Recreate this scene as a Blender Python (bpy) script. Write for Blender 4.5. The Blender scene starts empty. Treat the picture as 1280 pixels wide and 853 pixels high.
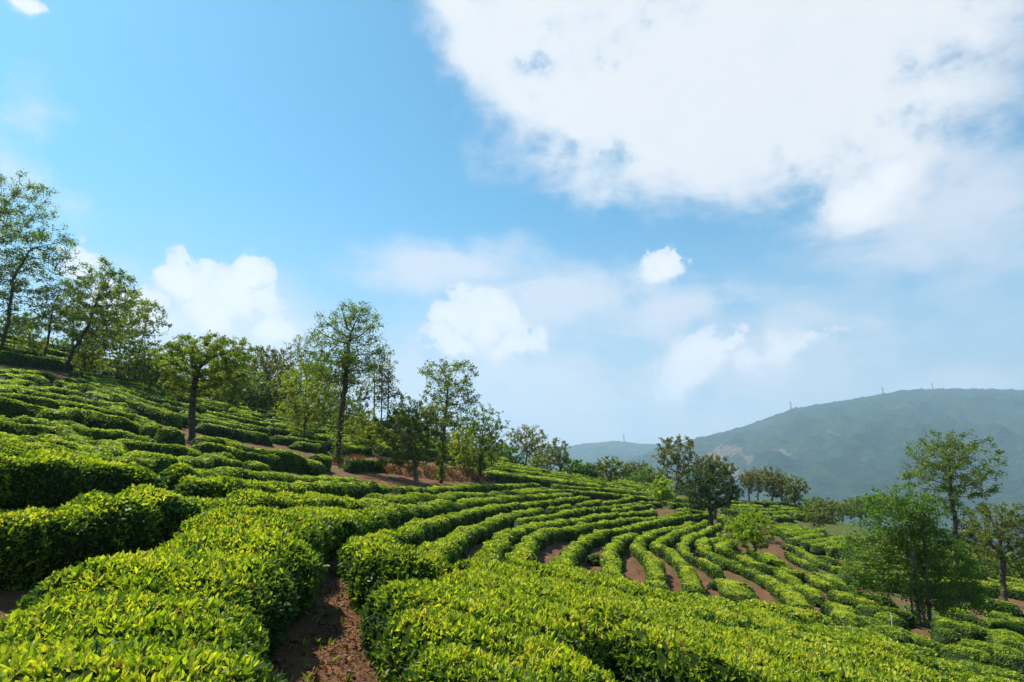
import bpy, math, random
import numpy as np
from math import radians as R, sin, cos, pi

rng = np.random.default_rng(7)
random.seed(7)
scene = bpy.context.scene
COL = scene.collection

# ------------------------------------------------------------------ camera, sky, sun, exposure
F, PITCH = 711.0, R(11.8)
SUN_AZ, SUN_EL = R(-66), R(57)
cam_d = bpy.data.cameras.new('camera'); cam = bpy.data.objects.new('camera', cam_d); COL.objects.link(cam)
cam_d.sensor_width = 36; cam_d.lens = 36 * F / 1280; cam_d.clip_start = .05; cam_d.clip_end = 30000
cam.location = (0, 0, 0); cam.rotation_euler = (pi / 2 + PITCH, 0, 0)
scene.camera = cam
scene.view_settings.view_transform = 'Standard'; scene.view_settings.look = 'None'
scene.view_settings.exposure = 1.2; scene.view_settings.gamma = 1; scene.view_settings.use_curve_mapping = False
cy = scene.cycles
cy.use_denoising = True
cy.max_bounces = 5; cy.diffuse_bounces = 3; cy.glossy_bounces = 2; cy.transmission_bounces = 3
cy.transparent_max_bounces = 4; cy.volume_bounces = 0
cy.sample_clamp_indirect = 6
cy.use_adaptive_sampling = True; cy.adaptive_threshold = 0.015

def px_dir(u, v):
    """direction through a pixel of the 1280x853 frame, scaled so that y = 1"""
    x = (u - 640) / F; yu = (426.5 - v) / F
    dy = cos(PITCH) - yu * sin(PITCH); dz = sin(PITCH) + yu * cos(PITCH)
    return np.array([x / dy, 1.0, dz / dy])

def azel(u, v):
    d = px_dir(u, v)
    return math.degrees(math.atan2(d[0], d[1])), math.degrees(math.atan2(d[2], math.hypot(d[0], d[1])))

world = bpy.data.worlds.new('World'); scene.world = world; world.use_nodes = True
class G:
    """tiny node helper"""
    def __init__(s, nt): s.nt = nt; nt.nodes.clear()
    def n(s, t, **kw):
        nd = s.nt.nodes.new(t)
        for k, v in kw.items(): setattr(nd, k, v)
        return nd
    def link(s, a, b): s.nt.links.new(a, b)
    def put(s, sock, v):
        if hasattr(v, 'links') or isinstance(v, bpy.types.NodeSocket): s.link(v, sock)
        else: sock.default_value = v
    def m(s, op, a, b=None, c=None):
        nd = s.n('ShaderNodeMath', operation=op)
        s.put(nd.inputs[0], a)
        if b is not None: s.put(nd.inputs[1], b)
        if c is not None: s.put(nd.inputs[2], c)
        return nd.outputs[0]
    def vm(s, op, a, b=None):
        nd = s.n('ShaderNodeVectorMath', operation=op)
        s.put(nd.inputs[0], a)
        if b is not None: s.put(nd.inputs[1], b)
        return nd.outputs['Value'] if op in ('LENGTH', 'DOT_PRODUCT') else nd.outputs[0]
    def noise(s, vec, scale, detail=4, rough=.55, dist=0):
        nd = s.n('ShaderNodeTexNoise'); nd.inputs['Scale'].default_value = scale
        nd.inputs['Detail'].default_value = detail; nd.inputs['Roughness'].default_value = rough
        nd.inputs['Distortion'].default_value = dist
        if vec is not None: s.link(vec, nd.inputs['Vector'])
        return nd
    def ramp(s, fac, stops, interp='LINEAR'):
        nd = s.n('ShaderNodeValToRGB'); nd.color_ramp.interpolation = interp
        el = nd.color_ramp.elements
        while len(el) < len(stops): el.new(.5)
        for e, (p, c) in zip(el, stops):
            e.position = p; e.color = (*c, 1) if len(c) == 3 else c
        s.link(fac, nd.inputs[0]); return nd.outputs[0]
    def mix(s, fac, a, b, mode='MIX'):
        nd = s.n('ShaderNodeMix', data_type='RGBA', blend_type=mode)
        s.put(nd.inputs[0], fac); s.put(nd.inputs[6], a); s.put(nd.inputs[7], b)
        return nd.outputs[2]
    def sstep(s, x, lo, hi):
        nd = s.n('ShaderNodeMapRange', interpolation_type='SMOOTHSTEP')
        s.put(nd.inputs[0], x); nd.inputs[1].default_value = lo; nd.inputs[2].default_value = hi
        return nd.outputs[0]

def build_world():
    g = G(world.node_tree)
    out = g.n('ShaderNodeOutputWorld'); bg = g.n('ShaderNodeBackground'); bg.inputs[1].default_value = SKY_STRENGTH
    sky = g.n('ShaderNodeTexSky'); sky.sky_type = 'NISHITA'; sky.sun_disc = False
    sky.sun_elevation = SUN_EL; sky.sun_rotation = SUN_AZ
    sky.altitude = 1200; sky.air_density = 1.0; sky.dust_density = 1.4; sky.ozone_density = 1.0
    tc = g.n('ShaderNodeTexCoord'); d = tc.outputs['Generated']
    sep = g.n('ShaderNodeSeparateXYZ'); g.link(d, sep.inputs[0])
    az = g.m('MULTIPLY', g.m('ARCTAN2', sep.outputs[0], sep.outputs[1]), 180 / pi)
    el = g.m('MULTIPLY', g.m('ARCSINE', sep.outputs[2]), 180 / pi)
    comb = g.n('ShaderNodeCombineXYZ'); g.link(az, comb.inputs[0]); g.link(el, comb.inputs[1]); ae = comb.outputs[0]
    # wind-bent coordinates: big swirls bend every cloud's outline
    w1 = g.noise(d, 3.2, 3, .5); w2 = g.noise(d, 9, 5, .6)
    def off(nz, amp):
        v = g.vm('SUBTRACT', nz.outputs['Color'], (0.5, 0.5, 0.5)); sc = g.n('ShaderNodeVectorMath', operation='SCALE')
        g.link(v, sc.inputs[0]); sc.inputs['Scale'].default_value = amp; return sc.outputs[0]
    bent = g.vm('ADD', g.vm('ADD', ae, off(w1, 4.5)), off(w2, 3.2))
    def blobs(lst, vec, low=False):
        cur = None; yc = None
        for (u, v, ru, rv, rot, wt) in lst:
            a, e = azel(u, v); a1, _ = azel(u + ru, v); a0, _ = azel(u - ru, v)
            _, e1 = azel(u, v - rv); _, e0 = azel(u, v + rv)
            mp = g.n('ShaderNodeMapping', vector_type='TEXTURE'); g.link(vec, mp.inputs[0])
            mp.inputs[1].default_value = (a, e, 0); mp.inputs[2].default_value = (0, 0, R(rot))
            mp.inputs[3].default_value = ((a1 - a0) / 2, (e1 - e0) / 2, 1)
            l = g.m('ADD', g.vm('LENGTH', mp.outputs[0]), wt)
            if low:   # how far down its own cloud a point lies: the bases melt into the haze
                sp = g.n('ShaderNodeSeparateXYZ'); g.link(mp.outputs[0], sp.inputs[0]); y = sp.outputs[1]
                yc = y if yc is None else g.m('MULTIPLY_ADD', g.m('SUBTRACT', y, yc), g.m('LESS_THAN', l, cur), yc)
            cur = l if cur is None else g.m('SMOOTH_MIN', cur, l, .12)
        return (cur, yc) if low else cur
    fine = g.noise(d, 13, 9, .60, .25); puff = g.noise(d, 30, 7, .58, .2); broad = g.noise(d, 5.2, 4, .5, .4)
    wisp = g.noise(None, 1, 7, .62, .6)
    mpw = g.n('ShaderNodeMapping'); g.link(d, mpw.inputs[0]); mpw.inputs[3].default_value = (7, 9, 22); g.link(mpw.outputs[0], wisp.inputs['Vector'])
    cum, cy_ = blobs(CUMULUS, bent, True)
    cd = g.m('ADD', cum, g.m('MULTIPLY', g.m('SUBTRACT', fine.outputs[0], .5), 1.5))
    cd = g.m('ADD', cd, g.m('MULTIPLY', g.m('SUBTRACT', puff.outputs[0], .5), 1.3))
    soft = g.m('MULTIPLY_ADD', g.sstep(cy_, .25, -.75), .95, .26)
    cm = g.m('DIVIDE', g.m('SUBTRACT', 1.04, cd), soft); cm.node.use_clamp = True
    c_mask = g.m('MULTIPLY', g.sstep(cm, 0, 1), .95)
    veil = blobs(VEIL, bent)
    vd = g.m('ADD', veil, g.m('MULTIPLY', g.m('SUBTRACT', wisp.outputs[0], .5), 1.3))
    vd = g.m('ADD', vd, g.m('MULTIPLY', g.m('SUBTRACT', fine.outputs[0], .5), .6))
    v_mask = g.m('MULTIPLY', g.sstep(vd, 1.5, .25), .85)
    big = blobs(BIGCLOUD, bent)
    bd = g.m('ADD', big, g.m('MULTIPLY', g.m('SUBTRACT', broad.outputs[0], .5), .9))
    bd = g.m('ADD', bd, g.m('MULTIPLY', g.m('SUBTRACT', fine.outputs[0], .5), .6))
    bd = g.m('ADD', bd, g.m('MULTIPLY', g.m('SUBTRACT', wisp.outputs[0], .5), .6))
    b_mask = g.m('MULTIPLY', g.sstep(bd, 1.30, .62), .96)
    # colours: the clear sky, then veils, then the thick clouds with greyer thin parts
    tint = g.mix(1.0, sky.outputs[0], SKY_TINT, 'MULTIPLY')
    hz = g.sstep(el, 26, 1)
    tint = g.mix(g.m('MULTIPLY', hz, .85), tint, HORIZON)
    # billows: brighter on the side turned to the sun, greyer away from it
    sunv = (sin(SUN_AZ) * cos(SUN_EL), cos(SUN_AZ) * cos(SUN_EL), sin(SUN_EL))
    def lit(src, scale, detail, rough, dist, step):
        sh = g.vm('ADD', d, tuple(c * step for c in sunv)); nz = g.noise(sh, scale, detail, rough, dist)
        return g.m('SUBTRACT', src.outputs[0], nz.outputs[0])
    rel = g.m('ADD', g.m('MULTIPLY', lit(fine, 13, 5, .6, .3, .022), 1.3), g.m('MULTIPLY', lit(puff, 26, 6, .6, .2, .012), .9))
    rel = g.m('ADD', rel, .5)
    def shaded(dens, lo, hi, amt):
        thick = g.sstep(dens, hi, lo)
        f = g.m('ADD', g.m('MULTIPLY', rel, amt), g.m('MULTIPLY', thick, 1 - amt * .75)); f.node.use_clamp = True
        return g.ramp(f, [(.12, CLOUD_GREY), (.5, CLOUD_MID), (.85, CLOUD_WHITE)])
    s1 = g.mix(v_mask, tint, CLOUD_VEIL)
    s2 = g.mix(b_mask, s1, shaded(bd, .3, 1.3, .55))
    s3 = g.mix(c_mask, s2, g.mix(1.0, shaded(cd, .1, 1.05, .75), (1.10, 1.09, 1.08, 1), 'MULTIPLY'))
    g.link(s3, bg.inputs[0]); g.link(bg.outputs[0], out.inputs[0])
    world.cycles.sampling_method = 'MANUAL'; world.cycles.sample_map_resolution = 512

SKY_STRENGTH = 0.091
SKY_TINT = (.40, .88, .90, 1)
HORIZON = (2.5, 2.85, 3.35, 1)
CLOUD_WHITE = (4.25, 4.35, 4.5); CLOUD_GREY = (2.7, 3.1, 3.6); CLOUD_MID = (3.85, 4.1, 4.45); CLOUD_VEIL = (3.65, 3.9, 4.35, 1)
# u, v, radius u, radius v, tilt, weight
CUMULUS = [(600, 404, 62, 46, 0, -.1), (652, 436, 60, 40, 0, 0), (565, 430, 50, 36, 0, .05), (245, 362, 38, 48, 0, -.1), (280, 392, 76, 50, 0, -.1), (312, 356, 30, 40, 0, .05), (298, 374, 44, 34, 0, .05), (195, 395, 60, 40, 0, .05), (345, 425, 50, 34, 0, .15),
           (825, 347, 40, 26, 0, -.1), (925, 430, 42, 22, 18, .05), (876, 464, 88, 46, 26, 0), (965, 448, 76, 36, 8, .12), (95, 332, 50, 36, 0, 0), (140, 372, 50, 36, 0, .1),
           (22, 2, 34, 18, 0, .1), (1040, 424, 50, 26, 0, .2), (1075, 250, 76, 38, 24, 0)]
BIGCLOUD = [(590, 20, 120, 60, -25, .2), (700, 80, 170, 95, -28, -.05), (830, 130, 200, 120, -10, -.3), (930, 60, 300, 140, 0, -.3), (1040, 150, 190, 110, 0, 0), (1085, 240, 95, 50, 22, 0), (1150, 30, 110, 70, 0, .55), (1190, 180, 120, 90, 0, .6), (675, 75, 115, 85, -20, -.3)]
VEIL = [(560, 335, 110, 34, 0, -.1), (700, 375, 140, 40, 0, -.1), (840, 390, 110, 34, 0, 0), (960, 455, 140, 56, 10, -.2), (880, 485, 150, 56, 0, -.1), (1180, 220, 200, 150, 0, 0), (1180, 90, 140, 120, 0, .1),
        (620, 480, 200, 80, 0, 0), (270, 420, 160, 70, 0, -.05), (780, 515, 300, 70, 0, -.1), (1200, 472, 130, 26, 0, .15), (60, 230, 220, 130, 25, .4), (520, 500, 200, 60, 0, .1)]
build_world()

sun_d = bpy.data.lights.new('sun', 'SUN'); sun = bpy.data.objects.new('sun', sun_d); COL.objects.link(sun)
sun_d.energy = 4.25; sun_d.angle = R(.7); sun_d.color = (1, .95, .86)
sun.rotation_euler = (pi / 2 - SUN_EL, 0, pi - SUN_AZ)
sun.location = (-60, 30, 80)

# ------------------------------------------------------------------ object helpers
def tag(o, label=None, cat=None, group=None, kind=None):
    if label: o['label'] = label
    if cat: o['category'] = cat
    if group: o['group'] = group
    if kind: o['kind'] = kind
    return o
def empty(name, loc):
    o = bpy.data.objects.new(name, None); COL.objects.link(o); o.location = loc; o.empty_display_size = .3
    return o
def mesh_np(name, V, faces_list, mats, mat_idx=None, tone=None, smooth=None, parent=None, origin=None):
    """faces_list: arrays (n,3) or (n,4). One mesh object, built from arrays."""
    V = np.asarray(V, dtype=np.float32)
    if origin is not None: V = V - np.asarray(origin, dtype=np.float32)
    me = bpy.data.meshes.new(name)
    me.vertices.add(len(V)); me.vertices.foreach_set('co', V.ravel())
    loops = np.concatenate([f.ravel() for f in faces_list]).astype(np.int32)
    sizes = np.concatenate([np.full(len(f), f.shape[1], np.int32) for f in faces_list])
    starts = np.concatenate([[0], np.cumsum(sizes)[:-1]]).astype(np.int32)
    me.loops.add(len(loops)); me.loops.foreach_set('vertex_index', loops)
    me.polygons.add(len(sizes)); me.polygons.foreach_set('loop_start', starts)
    if mat_idx is not None: me.polygons.foreach_set('material_index', mat_idx.astype(np.int32))
    sm = np.zeros(len(sizes), bool) if smooth is None else (np.full(len(sizes), smooth) if isinstance(smooth, bool) else smooth)
    me.polygons.foreach_set('use_smooth', sm)
    if tone is not None:
        at = me.attributes.new('tone', 'FLOAT', 'POINT'); at.data.foreach_set('value', np.asarray(tone, dtype=np.float32))
    me.update(); me.validate()
    for m in mats: me.materials.append(m)
    o = bpy.data.objects.new(name, me); COL.objects.link(o)
    if parent is not None: o.parent = parent
    elif origin is not None: o.location = [float(c) for c in origin]
    return o

def new_mat(name):
    m = bpy.data.materials.new(name); m.use_nodes = True
    return m, G(m.node_tree)
def principled(g, col, rough, spec=.3, normal=None):
    p = g.n('ShaderNodeBsdfPrincipled'); g.put(p.inputs['Base Color'], col); g.put(p.inputs['Roughness'], rough)
    p.inputs['Specular IOR Level'].default_value = spec
    if normal is not None: g.link(normal, p.inputs['Normal'])
    return p.outputs[0]
def bump(g, h, strength, dist):
    b = g.n('ShaderNodeBump'); b.inputs['Strength'].default_value = strength; b.inputs['Distance'].default_value = dist
    g.link(h, b.inputs['Height']); return b.outputs[0]
def leaf_mat(name, stops, trans=.35, rough=.42, spec=.35, tint=1.5):
    m, g = new_mat(name)
    a = g.n('ShaderNodeAttribute'); a.attribute_name = 'tone'
    col = g.ramp(a.outputs['Fac'], stops)
    p = principled(g, col, rough, spec)
    t = g.n('ShaderNodeBsdfTranslucent'); g.link(g.mix(1.0, col, (tint, tint * 1.02, tint * .35, 1), 'MULTIPLY'), t.inputs[0])
    mx = g.n('ShaderNodeMixShader'); mx.inputs[0].default_value = trans; g.link(p, mx.inputs[1]); g.link(t.outputs[0], mx.inputs[2])
    o = g.n('ShaderNodeOutputMaterial'); g.link(mx.outputs[0], o.inputs[0]); return m
def simple_mat(name, c1, c2, scale, rough=.85, bscale=None, bstr=.5, bdist=.02, spec=.2, detail=6):
    m, g = new_mat(name); tc = g.n('ShaderNodeTexCoord')
    nz = g.noise(tc.outputs['Object'], scale, detail, .62)
    col = g.ramp(nz.outputs[0], [(.32, c1), (.68, c2)])
    nb = g.noise(tc.outputs['Object'], bscale or scale * 3, 6, .65)
    p = principled(g, col, rough, spec, bump(g, nb.outputs[0], bstr, bdist))
    o = g.n('ShaderNodeOutputMaterial'); g.link(p, o.inputs[0]); return m

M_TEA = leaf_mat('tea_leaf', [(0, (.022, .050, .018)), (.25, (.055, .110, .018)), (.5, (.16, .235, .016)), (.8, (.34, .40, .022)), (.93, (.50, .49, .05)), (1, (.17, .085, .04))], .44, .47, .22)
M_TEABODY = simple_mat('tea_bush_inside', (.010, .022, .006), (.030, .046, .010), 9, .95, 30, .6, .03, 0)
M_STEM = simple_mat('tea_stem', (.07, .05, .035), (.16, .125, .09), 12)
M_BARK = simple_mat('bark', (.030, .022, .015), (.095, .072, .050), 6, .9, 14, .8, .03)
M_BARKPALE = simple_mat('pale_bark', (.06, .05, .04), (.22, .19, .15), 3, .9, 12, .6, .03)
def tl(name, a, b, c, trans=.48): return leaf_mat(name, [(0, a), (.5, b), (1, c)], trans, .5, .25, 1.35)
TL = dict(
    green=tl('green_tree_leaf', (.045, .082, .014), (.112, .172, .019), (.225, .29, .03)),
    fresh=tl('fresh_tree_leaf', (.06, .10, .013), (.155, .215, .018), (.29, .35, .03)),
    olive=tl('olive_tree_leaf', (.055, .08, .018), (.13, .165, .028), (.24, .27, .05)),
    yellow=tl('yellow_green_leaf', (.09, .13, .012), (.22, .27, .02), (.36, .40, .03)),
    brown=tl('brownish_leaf', (.075, .080, .030), (.16, .16, .05), (.25, .25, .075)),
    dark=tl('dark_evergreen_leaf', (.022, .044, .018), (.046, .084, .028), (.10, .15, .036)),
    lush=tl('lush_green_leaf', (.034, .082, .010), (.092, .185, .017), (.21, .31, .028)),
    bright=tl('bright_young_leaf', (.11, .18, .012), (.24, .34, .018), (.38, .47, .03)),
)

# ------------------------------------------------------------------ terrain: a smooth hillside through surveyed points
CTRL = [  # u, v, distance along y
    (420, 853, 5.6), (415, 760, 8.3), (402, 700, 11.9), (430, 670, 15.5),
    (0, 712, 7.6), (120, 705, 7.6), (215, 680, 8.6), (0, 622, 10.6), (120, 618, 11), (0, 585, 14.5), (150, 600, 14),
    (300, 650, 12.5), (0, 530, 22), (0, 500, 28), (0, 470, 36), (0, 440, 47), (0, 415, 62), (70, 465, 44), (150, 478, 46), (100, 510, 28), (150, 545, 22),
    (200, 575, 19), (240, 552, 33), (200, 500, 50), (300, 560, 35), (300, 580, 25), (300, 600, 20), (330, 520, 60), (330, 503, 78), (250, 478, 72), (250, 500, 58),
    (420, 582, 41), (420, 600, 29), (440, 640, 19), (450, 545, 60), (450, 530, 78), (490, 588, 41), (500, 620, 28), (560, 603, 41), (560, 575, 60), (560, 562, 78), (550, 650, 22),
    (640, 625, 41), (640, 600, 57), (640, 585, 72), (700, 592, 82), (640, 645, 30), (600, 690, 18.5), (545, 690, 15), (700, 700, 19.5), (700, 655, 33), (720, 630, 48),
    (760, 608, 80), (840, 618, 86), (780, 645, 44), (830, 634, 60), (800, 690, 26), (850, 720, 23), (890, 652, 51), (860, 672, 36), (945, 707, 37), (900, 735, 23), (960, 630, 88), (1000, 640, 88),
    (940, 660, 56), (1000, 672, 62), (1030, 665, 72), (1000, 710, 42), (1000, 757, 22), (1060, 680, 72), (1060, 720, 42), (1060, 770, 23), (1152, 783, 24), (1255, 757, 33), (1280, 805, 20), (1200, 800, 19.5),
    (1150, 690, 60), (1250, 715, 52), (1200, 740, 38),
    (640, 853, 6.6), (520, 800, 6.8), (520, 740, 9.2), (640, 760, 9.6), (760, 800, 9.4), (760, 745, 14), (900, 853, 9.8), (900, 790, 14), (1050, 853, 12.5), (1050, 810, 16), (1250, 853, 16)]
P = np.array([px_dir(u, v) * D for u, v, D in CTRL])
P = np.vstack([P, [(-4.0, 4.8, -1.95), (-2.7, 2.6, -1.98), (-6.3, 4.2, -1.75), (-9, 2, -1.3), (-9, -8, -1.2), (0, -8, -2.1), (0, 1.5, -2.05), (9, -6, -4.2), (9, 3, -4.1), (22, 4, -7), (-25, 5, 4.5), (-30, -8, 6.5), (30, -10, -9),
                   (-70, 30, 15.5), (-95, 60, 18), (75, 40, -14), (100, 70, -17), (-80, 90, 15), (-30, 108, 6), (20, 108, -4.5), (60, 108, -12), (110, 110, -22)]])
def tps_fit(P, lam):
    n = len(P); d2 = ((P[:, None, :2] - P[None, :, :2]) ** 2).sum(-1)
    K = np.where(d2 > 0, .5 * d2 * np.log(np.maximum(d2, 1e-9)), 0) + lam * np.eye(n) * n
    A = np.zeros((n + 3, n + 3)); Q = np.c_[np.ones(n), P[:, :2]]
    A[:n, :n] = K; A[:n, n:] = Q; A[n:, :n] = Q.T
    return np.linalg.solve(A, np.r_[P[:, 2], 0, 0, 0])
CO = tps_fit(P, .35)
def tps(x, y):
    sh = np.shape(x); x = np.ravel(x); y = np.ravel(y); out = np.empty(len(x))
    for i in range(0, len(x), 20000):
        a = x[i:i + 20000]; b = y[i:i + 20000]
        d2 = (a[:, None] - P[None, :, 0]) ** 2 + (b[:, None] - P[None, :, 1]) ** 2
        out[i:i + 20000] = (.5 * d2 * np.log(np.maximum(d2, 1e-9))) @ CO[:-3] + CO[-3] + CO[-2] * a + CO[-1] * b
    return out.reshape(sh)
def sst(x, a, b):
    t = np.clip((x - a) / (b - a), 0, 1); return t * t * (3 - 2 * t)
VALLEY = -230.0
def ground_z(x, y):
    x = np.asarray(x, float); y = np.asarray(y, float)
    r = np.hypot(x, y); k = np.where(r > 118, 118 / np.maximum(r, 1e-6), 1)
    base = tps(x * k, y * k)
    base = np.where(y < -10, base, base)
    drop = sst(r, 92, 900)
    return base * (1 - drop) + VALLEY * drop
_T = np.concatenate([np.arange(2.0, 20, .1), np.arange(20, 60, .3), np.arange(60, 200, 1.)])
def hit(u, v, h=0.0):
    d = px_dir(u, v); Q = _T[:, None] * d[None]
    g = Q[:, 2] - (ground_z(Q[:, 0], Q[:, 1]) + h)
    i = np.where(g < 0)[0]
    if len(i) == 0 or i[0] == 0:
        t = (lambda m: m[np.argmin(g[np.isin(_T, m)])])(_T[(_T > 45) & (_T < 110)]) if len(i) == 0 else _T[0]
    else:
        i = i[0]; t = _T[i - 1] + (_T[i] - _T[i - 1]) * g[i - 1] / (g[i - 1] - g[i])
    p = d * t; return np.array([p[0], p[1], float(ground_z(p[0], p[1]))])

def wob(x, y, seed, wl):
    """cheap smooth noise, about -1..1"""
    r = np.random.default_rng(seed); s = 0
    for k in range(5):
        a = r.uniform(0, 2 * pi); f = 2 * pi / (wl * r.uniform(.6, 1.6)); s = s + np.sin((x * cos(a) + y * sin(a)) * f + r.uniform(0, 6.3))
    return s / 3

def soil_material():
    m, g = new_mat('red_soil'); tc = g.n('ShaderNodeTexCoord'); ob = tc.outputs['Object']
    n1 = g.noise(ob, .35, 5, .6); n2 = g.noise(ob, 3.2, 6, .65); n3 = g.noise(ob, 22, 6, .7)
    a = g.ramp(n2.outputs[0], [(.3, (.066, .031, .016)), (.5, (.150, .066, .031)), (.72, (.265, .128, .060))])
    b = g.ramp(n3.outputs[0], [(.3, (.040, .025, .016)), (.55, (.12, .062, .034)), (.8, (.27, .165, .10))])
    c = g.mix(.5, a, b)
    sep = g.n('ShaderNodeSeparateXYZ'); g.link(ob, sep.inputs[0])
    r = g.vm('LENGTH', ob)
    green = g.ramp(n2.outputs[0], [(.35, (.030, .055, .012)), (.7, (.085, .13, .022))])
    patch = g.sstep(n1.outputs[0], .50, .62)
    far = g.sstep(r, 45, 110)
    cov = g.m('MAXIMUM', g.m('MULTIPLY', patch, g.sstep(r, 18, 40)), far)
    c = g.mix(cov, c, green)
    hb = g.m('ADD', g.m('MULTIPLY', n2.outputs[0], 1.0), g.m('MULTIPLY', n3.outputs[0], .45))
    o = g.n('ShaderNodeOutputMaterial'); g.link(principled(g, c, .95, .12, bump(g, hb, .9, .09)), o.inputs[0]); return m
M_SOIL = soil_material()
def ground_top(x, y):
    return ground_z(x, y) + .04 * wob(x, y, 3, 1.3) + .025 * wob(x, y, 4, .45)
def build_ground():
    az = np.concatenate([np.linspace(-62, 62, 420), np.linspace(62, 298, 90)[1:-1]]); az = np.radians(az)
    rad = np.concatenate([np.geomspace(.4, 130, 330), np.geomspace(130, 5800, 56)[1:]])
    A, Rr = np.meshgrid(az, rad); x = Rr * np.sin(A); y = Rr * np.cos(A); z = ground_z(x, y)
    z = z + .04 * wob(x, y, 3, 1.3) * sst(Rr, 200, 100) + .025 * wob(x, y, 4, .45) * sst(Rr, 60, 20)
    n, mm = A.shape; idx = np.arange(n * mm).reshape(n, mm); nx = np.roll(idx, -1, 1)
    q = np.stack([idx[:-1], nx[:-1], nx[1:], idx[1:]], -1).reshape(-1, 4)
    V = np.stack([x, y, z], -1).reshape(-1, 3)
    V = np.vstack([V, [[0, 0, float(ground_z(0, 0))]]])
    c = np.stack([np.full(mm, len(V) - 1), nx[0], idx[0]], -1)
    o = mesh_np('ground', V, [q, c], [M_SOIL], smooth=True); tag(o, kind='structure')
build_ground()

# ------------------------------------------------------------------ far mountains
def mountain_material():
    m, g = new_mat('forested_mountain'); tc = g.n('ShaderNodeTexCoord'); ob = tc.outputs['Object']
    n1 = g.noise(ob, .0035, 6, .6); n2 = g.noise(ob, .022, 7, .68); n3 = g.noise(ob, .075, 4, .7)
    a = g.ramp(n2.outputs[0], [(.32, (.008, .022, .010)), (.5, (.016, .040, .014)), (.7, (.040, .065, .022))])
    b = g.mix(g.sstep(n1.outputs[0], .5, .66), a, (.040, .062, .022, 1))
    # bare quarried scars, fixed places on the slope
    cur = None
    bent = g.vm('ADD', ob, g.vm('MULTIPLY', g.vm('SUBTRACT', n2.outputs['Color'], (.5, .5, .5)), (110, 110, 110)))
    for (x, y, z, rx, ry, rz) in SCARS:
        mp = g.n('ShaderNodeMapping', vector_type='TEXTURE'); g.link(bent, mp.inputs[0])
        mp.inputs[1].default_value = (x, y, z); mp.inputs[3].default_value = (rx, ry, rz)
        l = g.vm('LENGTH', mp.outputs[0]); cur = l if cur is None else g.m('MINIMUM', cur, l)
    sc = g.sstep(g.m('ADD', cur, g.m('MULTIPLY', g.m('SUBTRACT', n3.outputs[0], .5), 1.0)), 1.1, .7)
    c = g.mix(g.m('MULTIPLY', sc, .55), b, g.ramp(n3.outputs[0], [(.3, (.16, .10, .075)), (.7, (.42, .28, .22))]))
    hb = g.m('ADD', n2.outputs[0], g.m('MULTIPLY', n3.outputs[0], .5))
    o = g.n('ShaderNodeOutputMaterial'); g.link(principled(g, c, .95, .05, bump(g, hb, 1.0, 26)), o.inputs[0]); return m
def ridge(name, sky, crest_d, foot_d, back_d, seed, mat, amp):
    """a range whose crest stands crest_d metres off: sky lists the crest's pixels"""
    sky = np.array(sky, float); U = np.linspace(sky[0, 0], sky[-1, 0], 420); Vv = np.interp(U, sky[:, 0], sky[:, 1])
    k = np.ones(7) / 7; Vv = np.convolve(np.pad(Vv, 3, 'edge'), k, 'valid')
    dirs = np.array([px_dir(u, v) for u, v in zip(U, Vv)])
    hor = dirs[:, :2]; cz = dirs[:, 2] * crest_d
    ts = np.concatenate([np.linspace(foot_d, crest_d, 110), np.linspace(crest_d, back_d, 24)[1:]])
    rows = []
    for t in ts:
        f = (t - foot_d) / (crest_d - foot_d)
        x = hor[:, 0] * t; y = hor[:, 1] * t
        if f <= 1:
            prof = f ** .85; z = (VALLEY - 8) * (1 - prof) + cz * prof
            w = math.sin(pi * min(f, 1)) ** .8
        else:
            q = (t - crest_d) / (back_d - crest_d); z = cz * (1 - q * q) + (VALLEY - 8) * q * q; w = .15
        rid = (1 - np.abs(wob(x, y, seed, 620))) * .8 + .35 * wob(x, y, seed + 1, 260) + .16 * wob(x, y, seed + 2, 110)
        z = z + w * amp * (rid - .35) + 3.5 * wob(x, y, seed + 5, 45) + 2.0 * wob(x, y, seed + 6, 21)
        rows.append(np.stack([x, y, z], -1))
    V = np.array(rows); n, mm = V.shape[:2]; idx = np.arange(n * mm).reshape(n, mm)
    q = np.stack([idx[:-1, :-1], idx[:-1, 1:], idx[1:, 1:], idx[1:, :-1]], -1).reshape(-1, 4)
    o = mesh_np(name, V.reshape(-1, 3), [q], [mat], smooth=True); tag(o, kind='structure'); return V
SKY_MAIN = [(760, 585), (820, 562), (850, 555), (872, 548), (900, 541), (930, 533), (962, 522), (990, 511), (1020, 506), (1060, 500), (1100, 493), (1135, 487), (1180, 486), (1230, 486), (1290, 488), (1400, 484), (1550, 500)]
SKY_FAR = [(420, 572), (520, 566), (600, 560), (640, 556), (700, 560), (730, 555), (770, 551), (800, 555), (840, 556), (880, 551), (930, 560), (1000, 570)]
MD = 2900.0
def on_slope(u, v, d): return px_dir(u, v) * d
SCARS = []
for (u, v, d, ru, rv) in [(1045, 538, 2560, 7, 14), (1036, 548, 2500, 5, 12), (1016, 548, 2450, 6, 9), (1012, 562, 2400, 4, 12), (918, 562, 2300, 17, 7), (908, 572, 2250, 12, 14), (905, 592, 2100, 12, 12),
                          (1085, 556, 2380, 14, 5), (960, 566, 2280, 12, 3)]:
    p = on_slope(u, v, d); SCARS.append((p[0], p[1], p[2], ru / F * d, 260, rv / F * d))
M_MOUNT = mountain_material()
V_main = ridge('mountain', SKY_MAIN, MD, 1350, 4300, 11, M_MOUNT, 70)
V_far = ridge('far_hills', SKY_FAR, 4300, 2400, 5600, 31, M_MOUNT, 45)

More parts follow.
